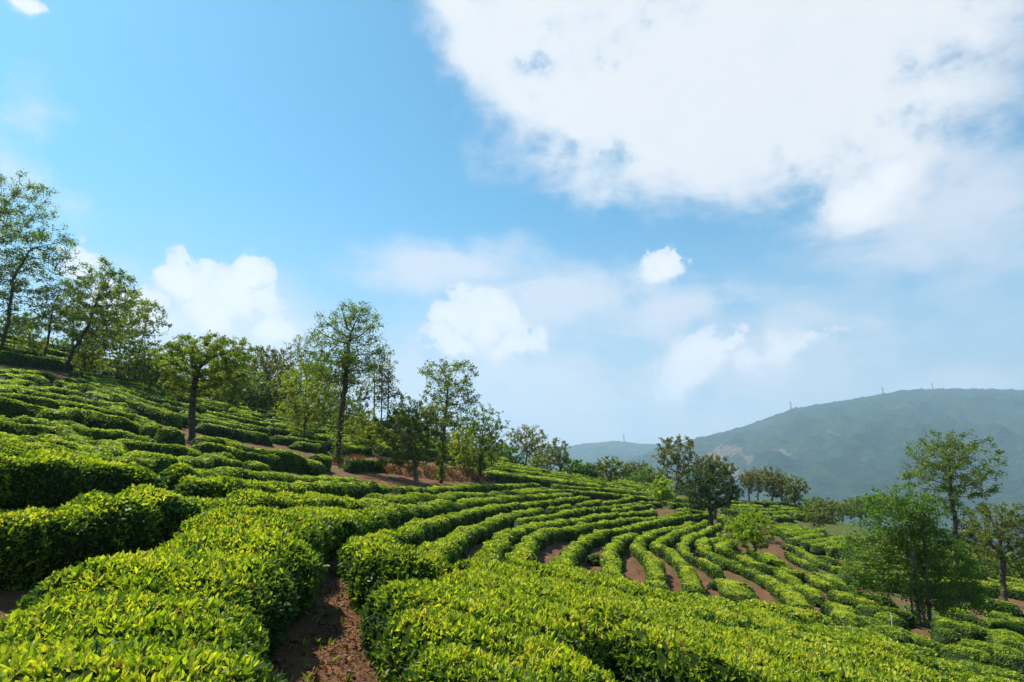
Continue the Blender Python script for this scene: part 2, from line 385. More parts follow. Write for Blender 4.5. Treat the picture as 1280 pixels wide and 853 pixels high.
# the air between: even, pale, closed box round everything but the sky
def haze():
    m, g = new_mat('haze'); v = g.n('ShaderNodeVolumePrincipled')
    v.inputs['Color'].default_value = (.54, .79, 1.0, 1); v.inputs['Density'].default_value = HAZE
    v.inputs['Anisotropy'].default_value = .2
    o = g.n('ShaderNodeOutputMaterial'); g.link(v.outputs[0], o.inputs['Volume'])
    x0, x1, y0, y1, z0, z1 = -5900, 5900, -5900, 5900, -260, 480
    V = [(x, y, z) for z in (z0, z1) for y in (y0, y1) for x in (x0, x1)]
    q = np.array([(0, 2, 3, 1), (4, 5, 7, 6), (0, 1, 5, 4), (2, 6, 7, 3), (0, 4, 6, 2), (1, 3, 7, 5)])
    ob = mesh_np('haze', V, [q], [m]); tag(ob, kind='stuff')
HAZE = 0.00019
haze()

# ------------------------------------------------------------------ tea hedges
def resample(Pts, ds):
    Pts = np.asarray(Pts, float)
    # Catmull-Rom through the points
    Q = np.vstack([2 * Pts[0] - Pts[1], Pts, 2 * Pts[-1] - Pts[-2]]); out = []
    for i in range(1, len(Q) - 2):
        for t in np.linspace(0, 1, 24, endpoint=False):
            p0, p1, p2, p3 = Q[i - 1], Q[i], Q[i + 1], Q[i + 2]
            out.append(.5 * (2 * p1 + (p2 - p0) * t + (2 * p0 - 5 * p1 + 4 * p2 - p3) * t * t + (3 * p1 - 3 * p2 + p3 - p0) * t ** 3))
    out = np.array(out + [Pts[-1]])
    for _ in range(10): out[1:-1] = .25 * out[:-2] + .5 * out[1:-1] + .25 * out[2:]
    s = np.r_[0, np.cumsum(np.hypot(*np.diff(out[:, :2], axis=0).T))]
    n = max(6, int(s[-1] / ds)); t = np.linspace(0, s[-1], n)
    return np.stack([np.interp(t, s, out[:, k]) for k in range(2)], -1), t

def unit(a): return a / np.maximum(np.linalg.norm(a, axis=-1, keepdims=True), 1e-9)
def leaves(pos, nor, L, tone, up_bias, wid, detail, r, flat=None):
    """leaf blades growing from pos; returns verts, faces, tones"""
    n = len(pos)
    a = unit(nor * up_bias + unit(r.normal(size=(n, 3))) * .85 + np.array([0, 0, .18]))
    nn = unit(nor + .75 * r.normal(size=(n, 3)))
    if flat is not None:   # clipped far foliage: blades lie along the surface
        t = unit(np.cross(nor, r.normal(size=(n, 3)))); a = unit(a * (1 - flat[:, None]) + flat[:, None] * (t + .30 * nor)); nn = unit(nor + (.75 - .35 * flat[:, None]) * r.normal(size=(n, 3)))
    side = unit(np.cross(a, nn)); nn = np.cross(side, a)
    L = L * np.clip(r.lognormal(-.05, .30, n), .45, 1.7); W = L * wid * r.uniform(.8, 1.2, n)
    a_ = a * L[:, None]; s_ = side * W[:, None]; k = nn * (L * r.uniform(-.05, .16, n))[:, None]
    if detail:
        b = pos; m1 = pos + a_ * .33 - k * .5; m2 = pos + a_ * .68 - k * .4; t = pos + a_ - k * 1.6
        f = nn * (W * .28)[:, None]
        V = np.stack([b, m1 + s_ * .44 + f, m2 + s_ * .40 + f * .8, t, m2 - s_ * .40 + f * .8, m1 - s_ * .44 + f, m1, m2], 1)
        o = np.arange(n)[:, None] * 8
        tri = np.concatenate([o + np.array([x]) for x in [(0, 1, 6), (0, 6, 5), (7, 2, 3), (7, 3, 4)]])
        q = np.concatenate([o + np.array([x]) for x in [(6, 1, 2, 7), (6, 7, 4, 5)]])
        return V.reshape(-1, 3), [tri, q], np.repeat(tone, 8)
    V = np.stack([pos, pos + a_ * .5 + s_ * .5 + k, pos + a_ - k, pos + a_ * .5 - s_ * .5 + k], 1)
    q = np.arange(n * 4).reshape(n, 4)
    return V.reshape(-1, 3), [q], np.repeat(tone, 4)

def merge(parts):
    """parts: (verts, [face arrays], tone, material index, smooth)"""
    Vs, T3, T4, tn = [], [], [], []; m3, m4, s3, s4 = [], [], [], []; off = 0
    for V, fl, t, mi, sm in parts:
        for f in fl:
            f = np.asarray(f)
            (T3 if f.shape[1] == 3 else T4).append(f + off); (m3 if f.shape[1] == 3 else m4).append(np.full(len(f), mi)); (s3 if f.shape[1] == 3 else s4).append(np.full(len(f), sm))
        Vs.append(V); tn.append(t); off += len(V)
    fl = []; mi = []; sm = []
    if T3: fl.append(np.concatenate(T3)); mi += m3; sm += s3
    if T4: fl.append(np.concatenate(T4)); mi += m4; sm += s4
    return np.vstack(Vs), fl, np.concatenate(mi), np.concatenate(tn), np.concatenate(sm)

HEDGE_LEAVES = [0]
PHI = np.radians(np.array([0, 8, 20, 36, 54, 72, 90, 108, 126, 144, 160, 172, 180]))
def hedge(pts, w, h, label, group, world=False, name='tea_hedge', tone0=0.0, cov=1.0, taper=.55, cat='tea hedge', lump=1.35, wig=.04, collect=None):
    seed = 100 + int(abs(hash((round(float(pts[0][0]), 2), round(float(pts[0][1]), 2)))) % 100000) if False else int(1000 + 7 * abs(pts[0][0]) + 13 * abs(pts[0][1])) 
    r = np.random.default_rng(seed)
    W3 = [np.array(p[:2], float) for p in pts] if world else [(hit(p[0], p[1], (h if np.isscalar(h) else h[min(len(h) - 1, int(len(h) * i / len(pts)))]) * .95)[:2] if len(p) == 2 else np.array(p[:2], float)) for i, p in enumerate(pts)]
    D0 = np.median([np.hypot(*p) for p in W3])
    C, s = resample(W3, float(np.clip(D0 * .011, .09, .5)))
    n = len(C); wl, hl = w, h
    if isinstance(w, (tuple, list)): w = np.interp(np.linspace(0, 1, n), np.linspace(0, 1, len(wl)), wl)
    else: w = np.full(n, float(w))
    if isinstance(h, (tuple, list)): h = np.interp(np.linspace(0, 1, n), np.linspace(0, 1, len(hl)), hl)
    else: h = np.full(n, float(h))
    T = unit(np.gradient(C, axis=0)); N = np.stack([-T[:, 1], T[:, 0]], -1)
    # single bushes grown together: each a dome of its own
    edges = [0.]
    while edges[-1] < s[-1]: edges.append(edges[-1] + r.uniform(.7, 1.7))
    edges = np.array(edges); k = np.clip(np.searchsorted(edges, s, 'right') - 1, 0, len(edges) - 2)
    f = (s - edges[k]) / (edges[k + 1] - edges[k]); dome = np.sqrt(np.clip(1 - (2 * f - 1) ** 2, 0, 1))
    bw = r.normal(0, .07, len(edges)); bh = r.normal(0, .055, len(edges)); bo = r.normal(0, .06, len(edges))
    sm = np.ones(3) / 3
    cv = lambda a: np.convolve(np.pad(a, 1, 'edge'), sm, 'valid') if n > 8 else a
    fw = cv((1 - .20 * lump * (1 - dome)) * (1 + bw[k])); fh = cv((1 - .17 * lump * (1 - dome)) * (1 + bh[k]))
    C = C + N * (cv(bo[k]) * w + wig * wob(C[:, 0], C[:, 1], seed + 3, 2.6))[:, None]
    e = np.minimum(s, s[-1] - s); et = np.sqrt(np.clip(1 - (1 - np.clip(e / taper, 0, 1)) ** 2, 0.0025, 1))
    fw = fw * (.12 + .88 * et); fh = fh * (.3 + .7 * et)
    cw = np.sign(np.cos(PHI)) * np.abs(np.cos(PHI)) ** .58; ch = np.abs(np.sin(PHI)) ** .5
    under = .80 + .20 * np.clip(ch / .55, 0, 1)
    ox = (w / 2 * fw)[:, None] * (cw * under)[None]
    X = C[:, 0:1] + N[:, 0:1] * ox; Y = C[:, 1:2] + N[:, 1:2] * ox
    gz = ground_z(C[:, 0], C[:, 1]); gz2 = ground_z(X, Y)
    Z = (.35 * gz[:, None] + .65 * gz2) + (h * fh)[:, None] * ch[None] - .03
    am = .035 if D0 < 25 else .05
    dz = am * wob(X * 1.0 + Z * .7, Y - Z * .6, seed + 1, .55) + am * wob(X, Y + Z, seed + 2, .28) * .6
    Z = Z + dz * ch[None]; X = X + N[:, 0:1] * dz * cw; Y = Y + N[:, 1:2] * dz * cw
    V = np.stack([X, Y, Z], -1); m = len(PHI); idx = np.arange(n * m).reshape(n, m)
    q = np.stack([idx[:-1, :-1], idx[:-1, 1:], idx[1:, 1:], idx[1:, :-1]], -1).reshape(-1, 4)
    V = V.reshape(-1, 3)
    # normals and sampling
    A, B, Cc, Dd = V[q[:, 0]], V[q[:, 1]], V[q[:, 2]], V[q[:, 3]]
    nf = np.cross(Cc - A, Dd - B); ar = np.linalg.norm(nf, axis=1) / 2; nf = unit(nf)
    mid = (A + B + Cc + Dd) / 4
    outw = mid - np.repeat(np.stack([C[:-1, 0], C[:-1, 1], gz[:-1] + h[:-1] * .35], -1), m - 1, 0)
    nf = np.where((nf * outw).sum(1, keepdims=True) < 0, -nf, nf)
    Dq = np.hypot(mid[:, 0], mid[:, 1]); Lq = np.maximum(.058, .0025 * Dq); nearq = Dq < 9.5
    dens = cov * 1.55 / (np.where(nearq, .21, .29) * Lq * Lq)
    num = r.poisson(ar * dens); fi = np.repeat(np.arange(len(q)), num); cnt = len(fi)
    L = Lq[fi]; near = nearq[fi]; grp = (np.arange(cnt) // 4) * 4
    HEDGE_LEAVES[0] += cnt
    a, b = r.random((2, cnt, 1)); pos = (A[fi] * (1 - a) + B[fi] * a) * (1 - b) + (Dd[fi] * (1 - a) + Cc[fi] * a) * b
    nn = nf[fi]; pos = pos - nn * (L * r.uniform(-.1, .75, cnt) * (1 - .45 * sst(Dq[fi], 9, 20)))[:, None]
    pos = np.where((near & (fi[grp] == fi))[:, None], pos[grp] + r.normal(0, .010, (cnt, 3)), pos)
    topness = np.clip(nn[:, 2], 0, 1)
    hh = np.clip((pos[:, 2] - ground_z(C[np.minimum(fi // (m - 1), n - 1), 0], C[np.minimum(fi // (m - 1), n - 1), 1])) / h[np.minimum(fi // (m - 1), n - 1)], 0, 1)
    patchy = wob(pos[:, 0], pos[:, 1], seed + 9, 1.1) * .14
    flush_light = sst(topness, .35, .8) * sst(hh, .55, .9); shoot = r.random(cnt) < (.05 + .72 * flush_light)
    tone = np.where(shoot, r.normal(.74, .15, cnt), r.normal(.22, .13, cnt) + .17 * flush_light) + patchy + tone0 * (.3 + .7 * flush_light)  # young shoots brighten the top; sides also toned down as painted shade
    calm = .55 * sst(Dq[fi], 10, 26); tone = tone * (1 - calm) + calm * (.20 + .46 * flush_light + patchy + tone0 * flush_light)
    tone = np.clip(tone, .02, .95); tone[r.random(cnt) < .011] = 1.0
    Ls = np.where(shoot, L * .95, L * 1.2); ub = np.where(shoot, 1.05, .5)[:, None]
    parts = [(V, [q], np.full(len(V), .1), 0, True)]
    for sel, wd_, det in ((near, .44, True), (~near, .60, False)):
        if sel.any():
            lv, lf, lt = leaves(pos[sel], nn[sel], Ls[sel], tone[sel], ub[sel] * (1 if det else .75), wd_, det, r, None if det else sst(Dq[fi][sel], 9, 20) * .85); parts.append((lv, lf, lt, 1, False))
    if D0 < 16:   # bare woody stems under the skirts
        sv, sf = [], []; off = 0
        for i in range(int(s[-1] * 7)):
            j = r.integers(0, n); ofs = r.uniform(-.42, .42) * w[j]
            bx, by = C[j] + N[j] * ofs * .75; z0 = float(ground_z(bx, by)) - .04
            tx, ty = bx + r.normal(0, .12), by + r.normal(0, .12); z1 = z0 + h[j] * r.uniform(.5, .8)
            for (px_, py_, pz_, rr) in ((bx, by, z0, .014), (tx, ty, z1, .007)):
                for t in range(4): sv.append((px_ + rr * cos(t * pi / 2), py_ + rr * sin(t * pi / 2), pz_))
            for t in range(4): sf.append((off + t, off + (t + 1) % 4, off + 4 + (t + 1) % 4, off + 4 + t))
            off += 8
        nr = np.where(near & (topness > .2))[0]
        if len(nr):
            for i in r.choice(nr, min(len(nr), int(len(nr) * .035))):
                p0 = pos[i] - nn[i] * .03; a_ = unit(nn[i] * .7 + r.normal(0, .6, 3) + np.array([0, 0, .25])); p1 = p0 + a_ * r.uniform(.05, .12)
                u_ = unit(np.cross(a_, [.3, .9, .1])); w_ = np.cross(a_, u_)
                for (pp, rr) in ((p0, .0032), (p1, .0016)):
                    for t in range(4): sv.append(tuple(pp + rr * (cos(t * pi / 2) * u_ + sin(t * pi / 2) * w_)))
                for t in range(4): sf.append((off + t, off + (t + 1) % 4, off + 4 + (t + 1) % 4, off + 4 + t))
                off += 8
        if sv: parts.append((np.array(sv), [np.array(sf)], np.zeros(len(sv)), 2, False))
    if collect is not None:
        collect.extend(parts); return None
    VV, fl, mi, tn, smo = merge(parts)
    c0 = C[n // 2]; org = (c0[0], c0[1], float(ground_z(*c0)))
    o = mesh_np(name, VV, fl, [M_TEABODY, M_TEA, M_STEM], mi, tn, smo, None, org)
    tag(o, label, cat, group)
    return o

G_LEFT = 'contour tea hedges below the tracks on the left slope'
G_BOWL = 'curving tea hedges in the bowl with red soil between'
G_MASS = 'close grown tea hedges covering the right foreground'
G_UP = 'broken tea hedges on the upper slope between the two tracks'
G_TOP = 'tea hedges above the upper track under the hilltop trees'
G_LOW = 'tea hedges on the lower right slope round the bushy tree'
G_FAR = 'far thin tea hedges before the belt of trees'

# --- near left
hedge([(-2.1, .6, 0), (-2.3, 2.0, 0), (-2.7, 3.4, 0), (-3.12, 5.0, 0), (-3.3, 6.4, 0), (-3.6, 9, 0), (-4.1, 11.6, 0), (404, 648), (430, 645), (460, 643), (494, 637), (550, 629), (587, 626), (640, 621), (690, 618), (714, 617)],
      [2.9, 2.0, 1.05, .9, .85, .8, .8, .8], [.82, .8, .7, .62, .6, .58, .58], 'broad bright tea hedge nearest the camera, left of the bare footpath, curving away right', 'tea hedges either side of the footpath', tone0=.04, cov=1.15)
hedge([(-10.5, 5.2, 0), (-50, 638), (0, 632), (60, 632), (130, 625), (200, 616), (250, 618), (300, 622), (350, 625), (400, 627), (440, 629), (494, 626), (516, 622), (550, 622), (587, 618), (640, 614), (684, 610)],
      [1.1, 1.0, .85, .8, .75], [.80, .80, .72, .62, .6], 'long tea hedge with a dark leafy front, directly behind the hedge beside the footpath', G_LEFT)
hedge([(-60, 572), (0, 569), (45, 572), (100, 573), (160, 579), (205, 588)], 0.91, 0.85, 'dark fronted tea hedge at the left edge, second above the footpath hedge', G_LEFT)
hedge([(215, 592), (241, 597), (280, 599), (301, 605), (339, 607), (387, 604), (440, 604), (482, 606)], 0.80, 0.81, 'lumpy tea hedge below the dry bank with a small loose bush at its end', G_LEFT)
hedge([(496, 611), (535, 609), (587, 607), (640, 606), (673, 604)], 0.77, 0.77, 'straight tea hedge just below the right end of the dry earth bank', G_LEFT)
hedge([(200, 583), (234, 586), (290, 586), (335, 591), (361, 590), (384, 595), (440, 596), (457, 599)], 0.80, 0.77, 'tea hedge with rounded bush humps ending against the left of the dry bank', G_LEFT)
hedge([(20, 566), (79, 569), (94, 573), (140, 574), (190, 579)], 0.77, 0.72, 'tea hedge showing only its top behind the dark hedge at the left edge', G_LEFT)
hedge([(-20, 538), (0, 541), (20, 549), (37, 562)], 0.80, 0.72, 'short curved tea hedge end bulging at the left picture edge', G_LEFT)
hedge([(26, 545), (56, 544), (79, 552), (105, 553), (127, 565)], 0.80, 0.72, 'tea hedge sloping right, one row above the bulging end at the left edge', G_LEFT)
hedge([(30, 559), (75, 558), (105, 563), (131, 569), (187, 571), (240, 572), (301, 575)], 0.77, 0.72, 'thin tea hedge winding between two fuller rows left of the umbrella tree', G_LEFT)
hedge([(308, 580), (325, 581), (342, 585)], 0.73, 0.64, 'short tea hedge stub below the soil track, right of the umbrella tree', G_LEFT)
hedge([(-20, 517), (0, 523), (34, 530), (75, 533), (105, 545), (131, 550), (143, 560)], 0.84, 0.77, 'dark sided tea hedge running down from the left edge to a rounded nose', G_LEFT)
hedge([(15, 519), (37, 520), (62, 526), (90, 528), (105, 533), (150, 538), (202, 549)], 0.77, 0.72, 'narrow tea hedge under the tall dark wall of hedge, reaching the soil track', G_LEFT)
hedge([(131, 547), (160, 550), (187, 553), (237, 560), (249, 565)], 0.77, 0.72, 'tea hedge ending just below the foot of the umbrella tree', G_LEFT)
hedge([(146, 565), (187, 569), (215, 570)], 0.73, 0.68, 'small middle piece of tea hedge left of the umbrella tree', G_LEFT)
hedge([(252, 566), (281, 566), (289, 570)], 0.77, 0.68, 'short rounded tea hedge right below the umbrella tree trunk', G_LEFT)
hedge([(240, 553), (282, 558), (305, 563), (327, 566), (361, 571), (387, 576), (404, 581)], 0.77, 0.68, 'tea hedge hugging the lower edge of the soil track', G_LEFT)
hedge([(-30, 489), (0, 497), (37, 504), (64, 509), (73, 514)], 0.87, 0.94, 'tall tea hedge with the darkest wall like front, at the left edge', G_LEFT)
hedge([(76, 513), (97, 513), (116, 517), (142, 523), (169, 527), (187, 531), (195, 535)], 0.84, 0.89, 'tall dark fronted tea hedge continuing right of the wall like one', G_LEFT)
hedge([(-20, 485), (0, 490), (34, 494), (75, 502), (97, 505), (131, 513), (172, 519), (199, 531)], 0.80, 0.72, 'long tea hedge along the back of the tall dark fronted pair', G_LEFT)
SM = 'short tea bush rows near the leaning trees'
for i, (p, t) in enumerate([
    ([(-10, 487), (24, 482), (45, 490)], 'humped short tea row at the left edge above the tall dark hedge'),
    ([(37, 483), (65, 484), (90, 487), (97, 492)], 'short tea row just right of the humped one at the left edge'),
    ([(45, 492), (97, 496), (122, 503)], 'tea row with a drooping right end above the tall dark hedge pair'),
    ([(0, 468), (41, 470), (60, 477)], 'tea row below the trunk of the tall tree at the left edge'),
    ([(-5, 476), (30, 476), (52, 480)], 'tea row third down from the upper track at the left edge'),
    ([(62, 475), (80, 478), (94, 485)], 'little tea row below the strongly leaning tree'),
    ([(94, 475), (120, 475), (133, 481)], 'tea row below the upper track between two thin trunks'),
    ([(82, 479), (112, 481), (116, 486)], 'stubby tea row under the row between two thin trunks'),
    ([(118, 485), (142, 485), (159, 492)], 'arched tea row below the straight thin trunk'),
    ([(122, 496), (141, 494), (152, 500)], 'single rounded tea bush like a loaf below the arched row'),
    ([(108, 490), (130, 490), (148, 493)], 'thin tea row squeezed over the loaf shaped bush'),
    ([(129, 503), (150, 503), (165, 506)], 'flat tea row right of and under the loaf shaped bush'),
    ([(-12, 460), (30, 463), (72, 468)], 'long tea row just under the upper track at the left edge'),
    ([(72, 471), (105, 475), (140, 481)], 'tea row just under the upper track behind the leaning tree foot'),
    ([(134, 509), (155, 509), (168, 513)], 'flat tea row just behind the long dark fronted hedge')]):
    hedge(p, .95, .72, t, SM)
# hedges along the upper side of the soil track
hedge([(192, 536), (212, 539), (232, 542)], 0.84, 0.85, 'short thick tea hedge on the soil track, left of the umbrella tree trunk', 'tea hedges lining the soil track')
hedge([(247, 545.5), (279, 550), (305, 557), (342, 563), (384, 571)], 0.84, 0.85, 'long dark fronted tea hedge lining the soil track right of the umbrella tree', 'tea hedges lining the soil track')
hedge([(388, 569), (400, 570), (411, 571)], 0.84, 0.85, 'short loaf of tea hedge on the soil track before the tall ivy clad tree', 'tea hedges lining the soil track')
hedge([(432, 574), (455, 574), (479, 576)], 0.84, 0.81, 'tea hedge on top of the dry bank right of the ivy clad tree', 'tea hedges lining the soil track')
hedge([(484, 575), (500, 576), (517, 578)], 0.84, 0.81, 'tea hedge on top of the dry bank behind the grey olive tree', 'tea hedges lining the soil track')
hedge([(557, 583), (575, 584), (597, 586)], 0.80, 0.77, 'tea hedge above the dry bank between the slim tree and the last bank tree', 'tea hedges lining the soil track')

# --- bowl
BOWL = [
    ([(438, 688), (446, 680), (462, 671), (494, 662), (531, 653), (561, 644), (600, 635), (634, 630), (675, 627), (703, 623), (735, 621)], 'first of the bowl rows: tea hedge starting at the top of the footpath', 1.35),
    ([(532, 695), (545, 681), (575, 663), (605, 652), (636, 642), (660, 638), (677, 634)], 'second bowl row: tea hedge right of the first dark gap of bare soil', 1.3),
    ([(604, 700), (612, 686), (624, 671), (642, 661), (660, 657), (694, 652), (735, 646), (757, 643), (787, 641), (819, 637)], 'third bowl row: tea hedge with a fat bulging lower end', 1.3),
    ([(647, 703), (653, 686), (668, 669), (685, 662), (712, 659), (740, 654), (787, 648), (840, 643), (862, 639)], 'fourth bowl row: tea hedge sweeping from a bulging foot to near the dark round tree', 1.3),
    ([(700, 712), (706, 698), (715, 686), (730, 672), (752, 663), (794, 657), (831, 649), (868, 642)], 'fifth bowl row: tea hedge with wide red soil on its right', 1.25),
    ([(760, 718), (764, 700), (764, 684), (774, 672), (796, 665)], 'sixth bowl row: short tea hedge standing up between two red soil strips', 1.3),
    ([(818, 730), (820, 712), (816, 698), (804, 687), (797, 678), (806, 669), (831, 660), (865, 651)], 'seventh bowl row: S shaped tea hedge of stacked cushions', 1.3),
    ([(868, 734), (862, 716), (852, 700), (835, 687), (821, 678), (835, 670), (861, 659), (884, 651)], 'eighth bowl row: S shaped tea hedge passing left of the dark round tree', 1.3),
    ([(905, 644), (899, 653), (887, 660), (870, 667), (853, 680), (862, 691), (882, 700), (900, 711)], 'ninth bowl row: tea hedge hooking round below the dark round tree', 1.25),
    ([(902, 719), (916, 727), (932, 742)], 'deep green swollen tea bush ending beside a red soil strip', 1.9),
    ([(910, 667), (888, 674), (879, 682), (894, 692), (914, 701), (949, 714), (975, 729), (994, 746), (1008, 756)], 'tenth bowl row: long tea hedge running down right past the young sapling', 1.25),
    ([(915, 674), (899, 681), (925, 692), (950, 705), (972, 711), (988, 721), (1006, 730), (1022, 743)], 'eleventh bowl row: tea hedge behind the sapling stems', 1.25),
    ([(1027, 747), (1046, 755), (1062, 767), (1085, 780)], 'tea hedge right of the longest red soil strip', 1.4),
    ([(960, 690), (972, 700), (985, 711), (1008, 716), (1030, 726), (1050, 733)], 'twelfth bowl row: tea hedge right of the sapling', 1.25),
    ([(984, 687), (997, 698), (1020, 707)], 'short tea hedge piece right of the sapling beside a soil gap', 1.2),
    ([(975, 677), (997, 685), (1016, 698), (1038, 706), (1058, 712)], 'tea hedge running from the far terraces down to the bushy tree', 1.25),
    ([(1018, 714), (1042, 722), (1060, 730)], 'tea hedge left of the bushy tree, upper of two side by side', 1.3),
    ([(1036, 735), (1061, 744), (1087, 752), (1113, 756)], 'tea hedge left of the bushy tree, lower of two side by side', 1.35),
    ([(1005, 690), (1020, 697), (1040, 703)], 'small tea hedge under the far terraces', 1.1),
    ([(1022, 692), (1038, 697), (1052, 701)], 'small tea hedge next to the far terraces, nearest the bushy tree', 1.1),
    ([(648, 650), (675, 645), (712, 638), (750, 634), (787, 630), (825, 628)], 'thin tea hedge lying between the second and third bowl rows', 1.1),
    ([(683, 634), (700, 633), (714, 631)], 'short tea hedge at the upper end of the second bowl row', 1.05),
    ([(720, 630), (738, 627), (752, 625)], 'short tea hedge right of a red soil spot on the far bowl', 1.05),
    ([(752, 628), (778, 624), (820, 620)], 'thin far tea hedge heading for the bright yellow tree', 1.05),
    ([(764, 637), (790, 633), (818, 631)], 'thin tea hedge left below the bright yellow tree', 1.0),
    ([(863, 645), (880, 643), (892, 640)], 'short tea hedge touching the foot of the dark round tree', 1.05),
]
for i, (p, t, w) in enumerate(BOWL): hedge(p, w * (.46 if i < 9 or i > 19 else .64), .52, t, G_BOWL, tone0=.08, lump=2.0)
for p, t in [([(690, 606), (740, 610), (790, 615), (825, 620)], 'long thin tea hedge right of the hazy tree, last before the loose far rows'), ([(700, 611), (750, 616), (800, 621), (822, 624)], 'long thin tea hedge running to the bright yellow tree from the left'),
             ([(838, 629), (860, 630), (880, 633)], 'short tea hedge behind the dark round tree, upper one'), ([(845, 637), (868, 637), (888, 641)], 'short tea hedge behind the dark round tree, lower one'), ([(842, 623), (862, 624), (878, 627)], 'short tea hedge between the bright yellow tree and the grey brown tree')]:
    hedge(p, .9, .62, t, G_FAR)
hedge([(930, 684), (955, 693), (975, 703)], 1.0, .6, 'tea hedge behind the sapling, filling its red soil gap', G_BOWL)
hedge([(641, 615), (670, 613), (701, 612)], 0.8, .6, 'thin tea hedge over the right end of the footpath hedge', G_FAR)
TERR = [((967, 660), (988, 654)), ((975, 662), (999, 657)), ((981, 665), (1011, 659)), ((984, 669), (1027, 661)), ((988, 674), (1029, 667)), ((1001, 678), (1054, 671)), ((1016, 682), (1059, 675)), ((1035, 686), (1061, 678))]
ORD = ['first', 'second', 'third', 'fourth', 'fifth', 'sixth', 'seventh', 'eighth', 'ninth', 'tenth', 'eleventh', 'twelfth', 'thirteenth', 'fourteenth', 'fifteenth', 'sixteenth', 'seventeenth', 'eighteenth']
for i, (a, b) in enumerate(TERR):
    m = ((a[0] + b[0]) / 2, (a[1] + b[1]) / 2 - .4)
    hedge([a, m, b], 1.0, .7, 'straight far terrace hedge, %s from the top, left of the bushy tree' % ORD[i], 'parallel far terrace hedges', tone0=-.03)

# --- right foreground
MASS = [
    ([(480, 699), (503, 693), (530, 692), (565, 700)], 1.2, 'rounded tea bush row at the right side of the footpath bend'),
    ([(568, 704), (600, 711), (650, 715), (700, 719), (760, 726), (815, 738), (850, 745)], 1.25, 'tea row closing off the lower ends of the soil strips'),
    ([(484, 738), (535, 734), (590, 731), (640, 732), (700, 737), (770, 745), (830, 757), (890, 762), (945, 772), (1000, 776)], 1.55, 'second close grown tea row in from the soil strips'),
    ([(858, 747), (895, 750), (930, 759), (960, 766), (1000, 766), (1030, 768)], 1.2, 'tea row edging the long red strips above the broad foreground'),
    ([(512, 780), (562, 771), (620, 767), (690, 767), (760, 771), (830, 784), (900, 793), (980, 800), (1060, 804), (1110, 806)], 1.5, 'third close grown tea row in from the soil strips'),
    ([(553, 838), (615, 822), (690, 814), (752, 816)], 1.5, 'broad leafy tea row bordering the right side of the footpath'),
    ([(838, 822), (900, 820), (980, 828), (1060, 832), (1130, 832)], 1.45, 'tea row right of the dark hollow in the foreground'),
    ([(.15, 3.0), (.75, 3.2), (1.5, 3.6), (2.2, 4.0)], 1.35, 'nearest tea row at the bottom edge left of the dark hollow'),
    ([(3.3, 4.7), (4.6, 5.4), (6.0, 6.2), (8.0, 7.2)], 1.5, 'nearest tea row at the bottom edge right of the dark hollow'),
    ([(3.4, 3.0), (5.2, 3.9), (7.6, 5.0), (10, 6)], 1.6, 'tea row leaving the frame at the bottom right'),
    ([(1000, 784), (1050, 787), (1090, 794), (1125, 800)], 1.25, 'tea row fading into the lower slope left of the bushy tree'),
]
for p, w, t in MASS:
    hedge(p, w * 1.24, .80, t, G_MASS, taper=.4, wig=.2, world=(abs(p[0][0]) < 30), tone0=.05, cov=1.1, lump=1.0)

LOW = [
    ([(1096, 786), (1125, 788), (1164, 799), (1194, 805)], 1.4, 'tea row in front of the bushy tree trunk, with a white stake'),
    ([(1128, 806), (1160, 811), (1183, 816)], 1.5, 'rounded tea row with a dark underside below the white stake'),
    ([(1187, 812), (1215, 812), (1238, 814)], 1.35, 'tea row right of the rounded one with the dark underside'),
    ([(1206, 803), (1246, 805), (1276, 821)], 1.4, 'arched tea row near the right edge under the bushy tree shadow'),
    ([(1167, 783), (1190, 786), (1209, 791)], 1.3, 'shaded tea row just right of the bushy tree trunk'),
    ([(1171, 768), (1201, 780), (1235, 785), (1272, 803)], 1.4, 'long shaded tea row running right from behind the bushy tree trunk'),
    ([(1239, 784), (1262, 792), (1295, 808)], 1.35, 'sunlit tea row at the right edge beyond the shaded one'),
    ([(1226, 768), (1255, 776), (1295, 788)], 1.35, 'tea row at the right edge below the gnarled tree'),
    ([(1239, 760), (1263, 771), (1295, 778)], 1.3, 'tea row at the foot of the gnarled tree'),
    ([(1096, 768), (1118, 770), (1137, 775)], 1.3, 'small tea row left of the bushy tree trunk in its shade'),
    ([(1079, 759), (1100, 757), (1137, 761)], 1.3, 'tea row behind the bushy tree trunk on its left'),
    ([(1059, 764), (1080, 770), (1100, 778), (1115, 784)], 1.3, 'tea row slanting down towards the bushy tree foot'),
    ([(1130, 826), (1180, 826), (1230, 829), (1290, 838)], 1.6, 'broad tea row along the bottom right'),
    ([(1080, 848), (1160, 846), (1230, 850), (1300, 858)], 1.6, 'lowest broad tea row in the bottom right corner'),
    ([(1060, 740), (1090, 742), (1120, 747)], 1.3, 'tea row under the left skirts of the bushy tree'),
    ([(1180, 752), (1205, 762), (1232, 768)], 1.3, 'tea row behind the right skirts of the bushy tree'),
    ([(1215, 742), (1240, 748), (1275, 756)], 1.3, 'tea row passing behind the gnarled tree trunk'),
]
for p, w, t in LOW: hedge(p, w * .74, .62, t, G_LOW, lump=1.9, tone0=-.05)

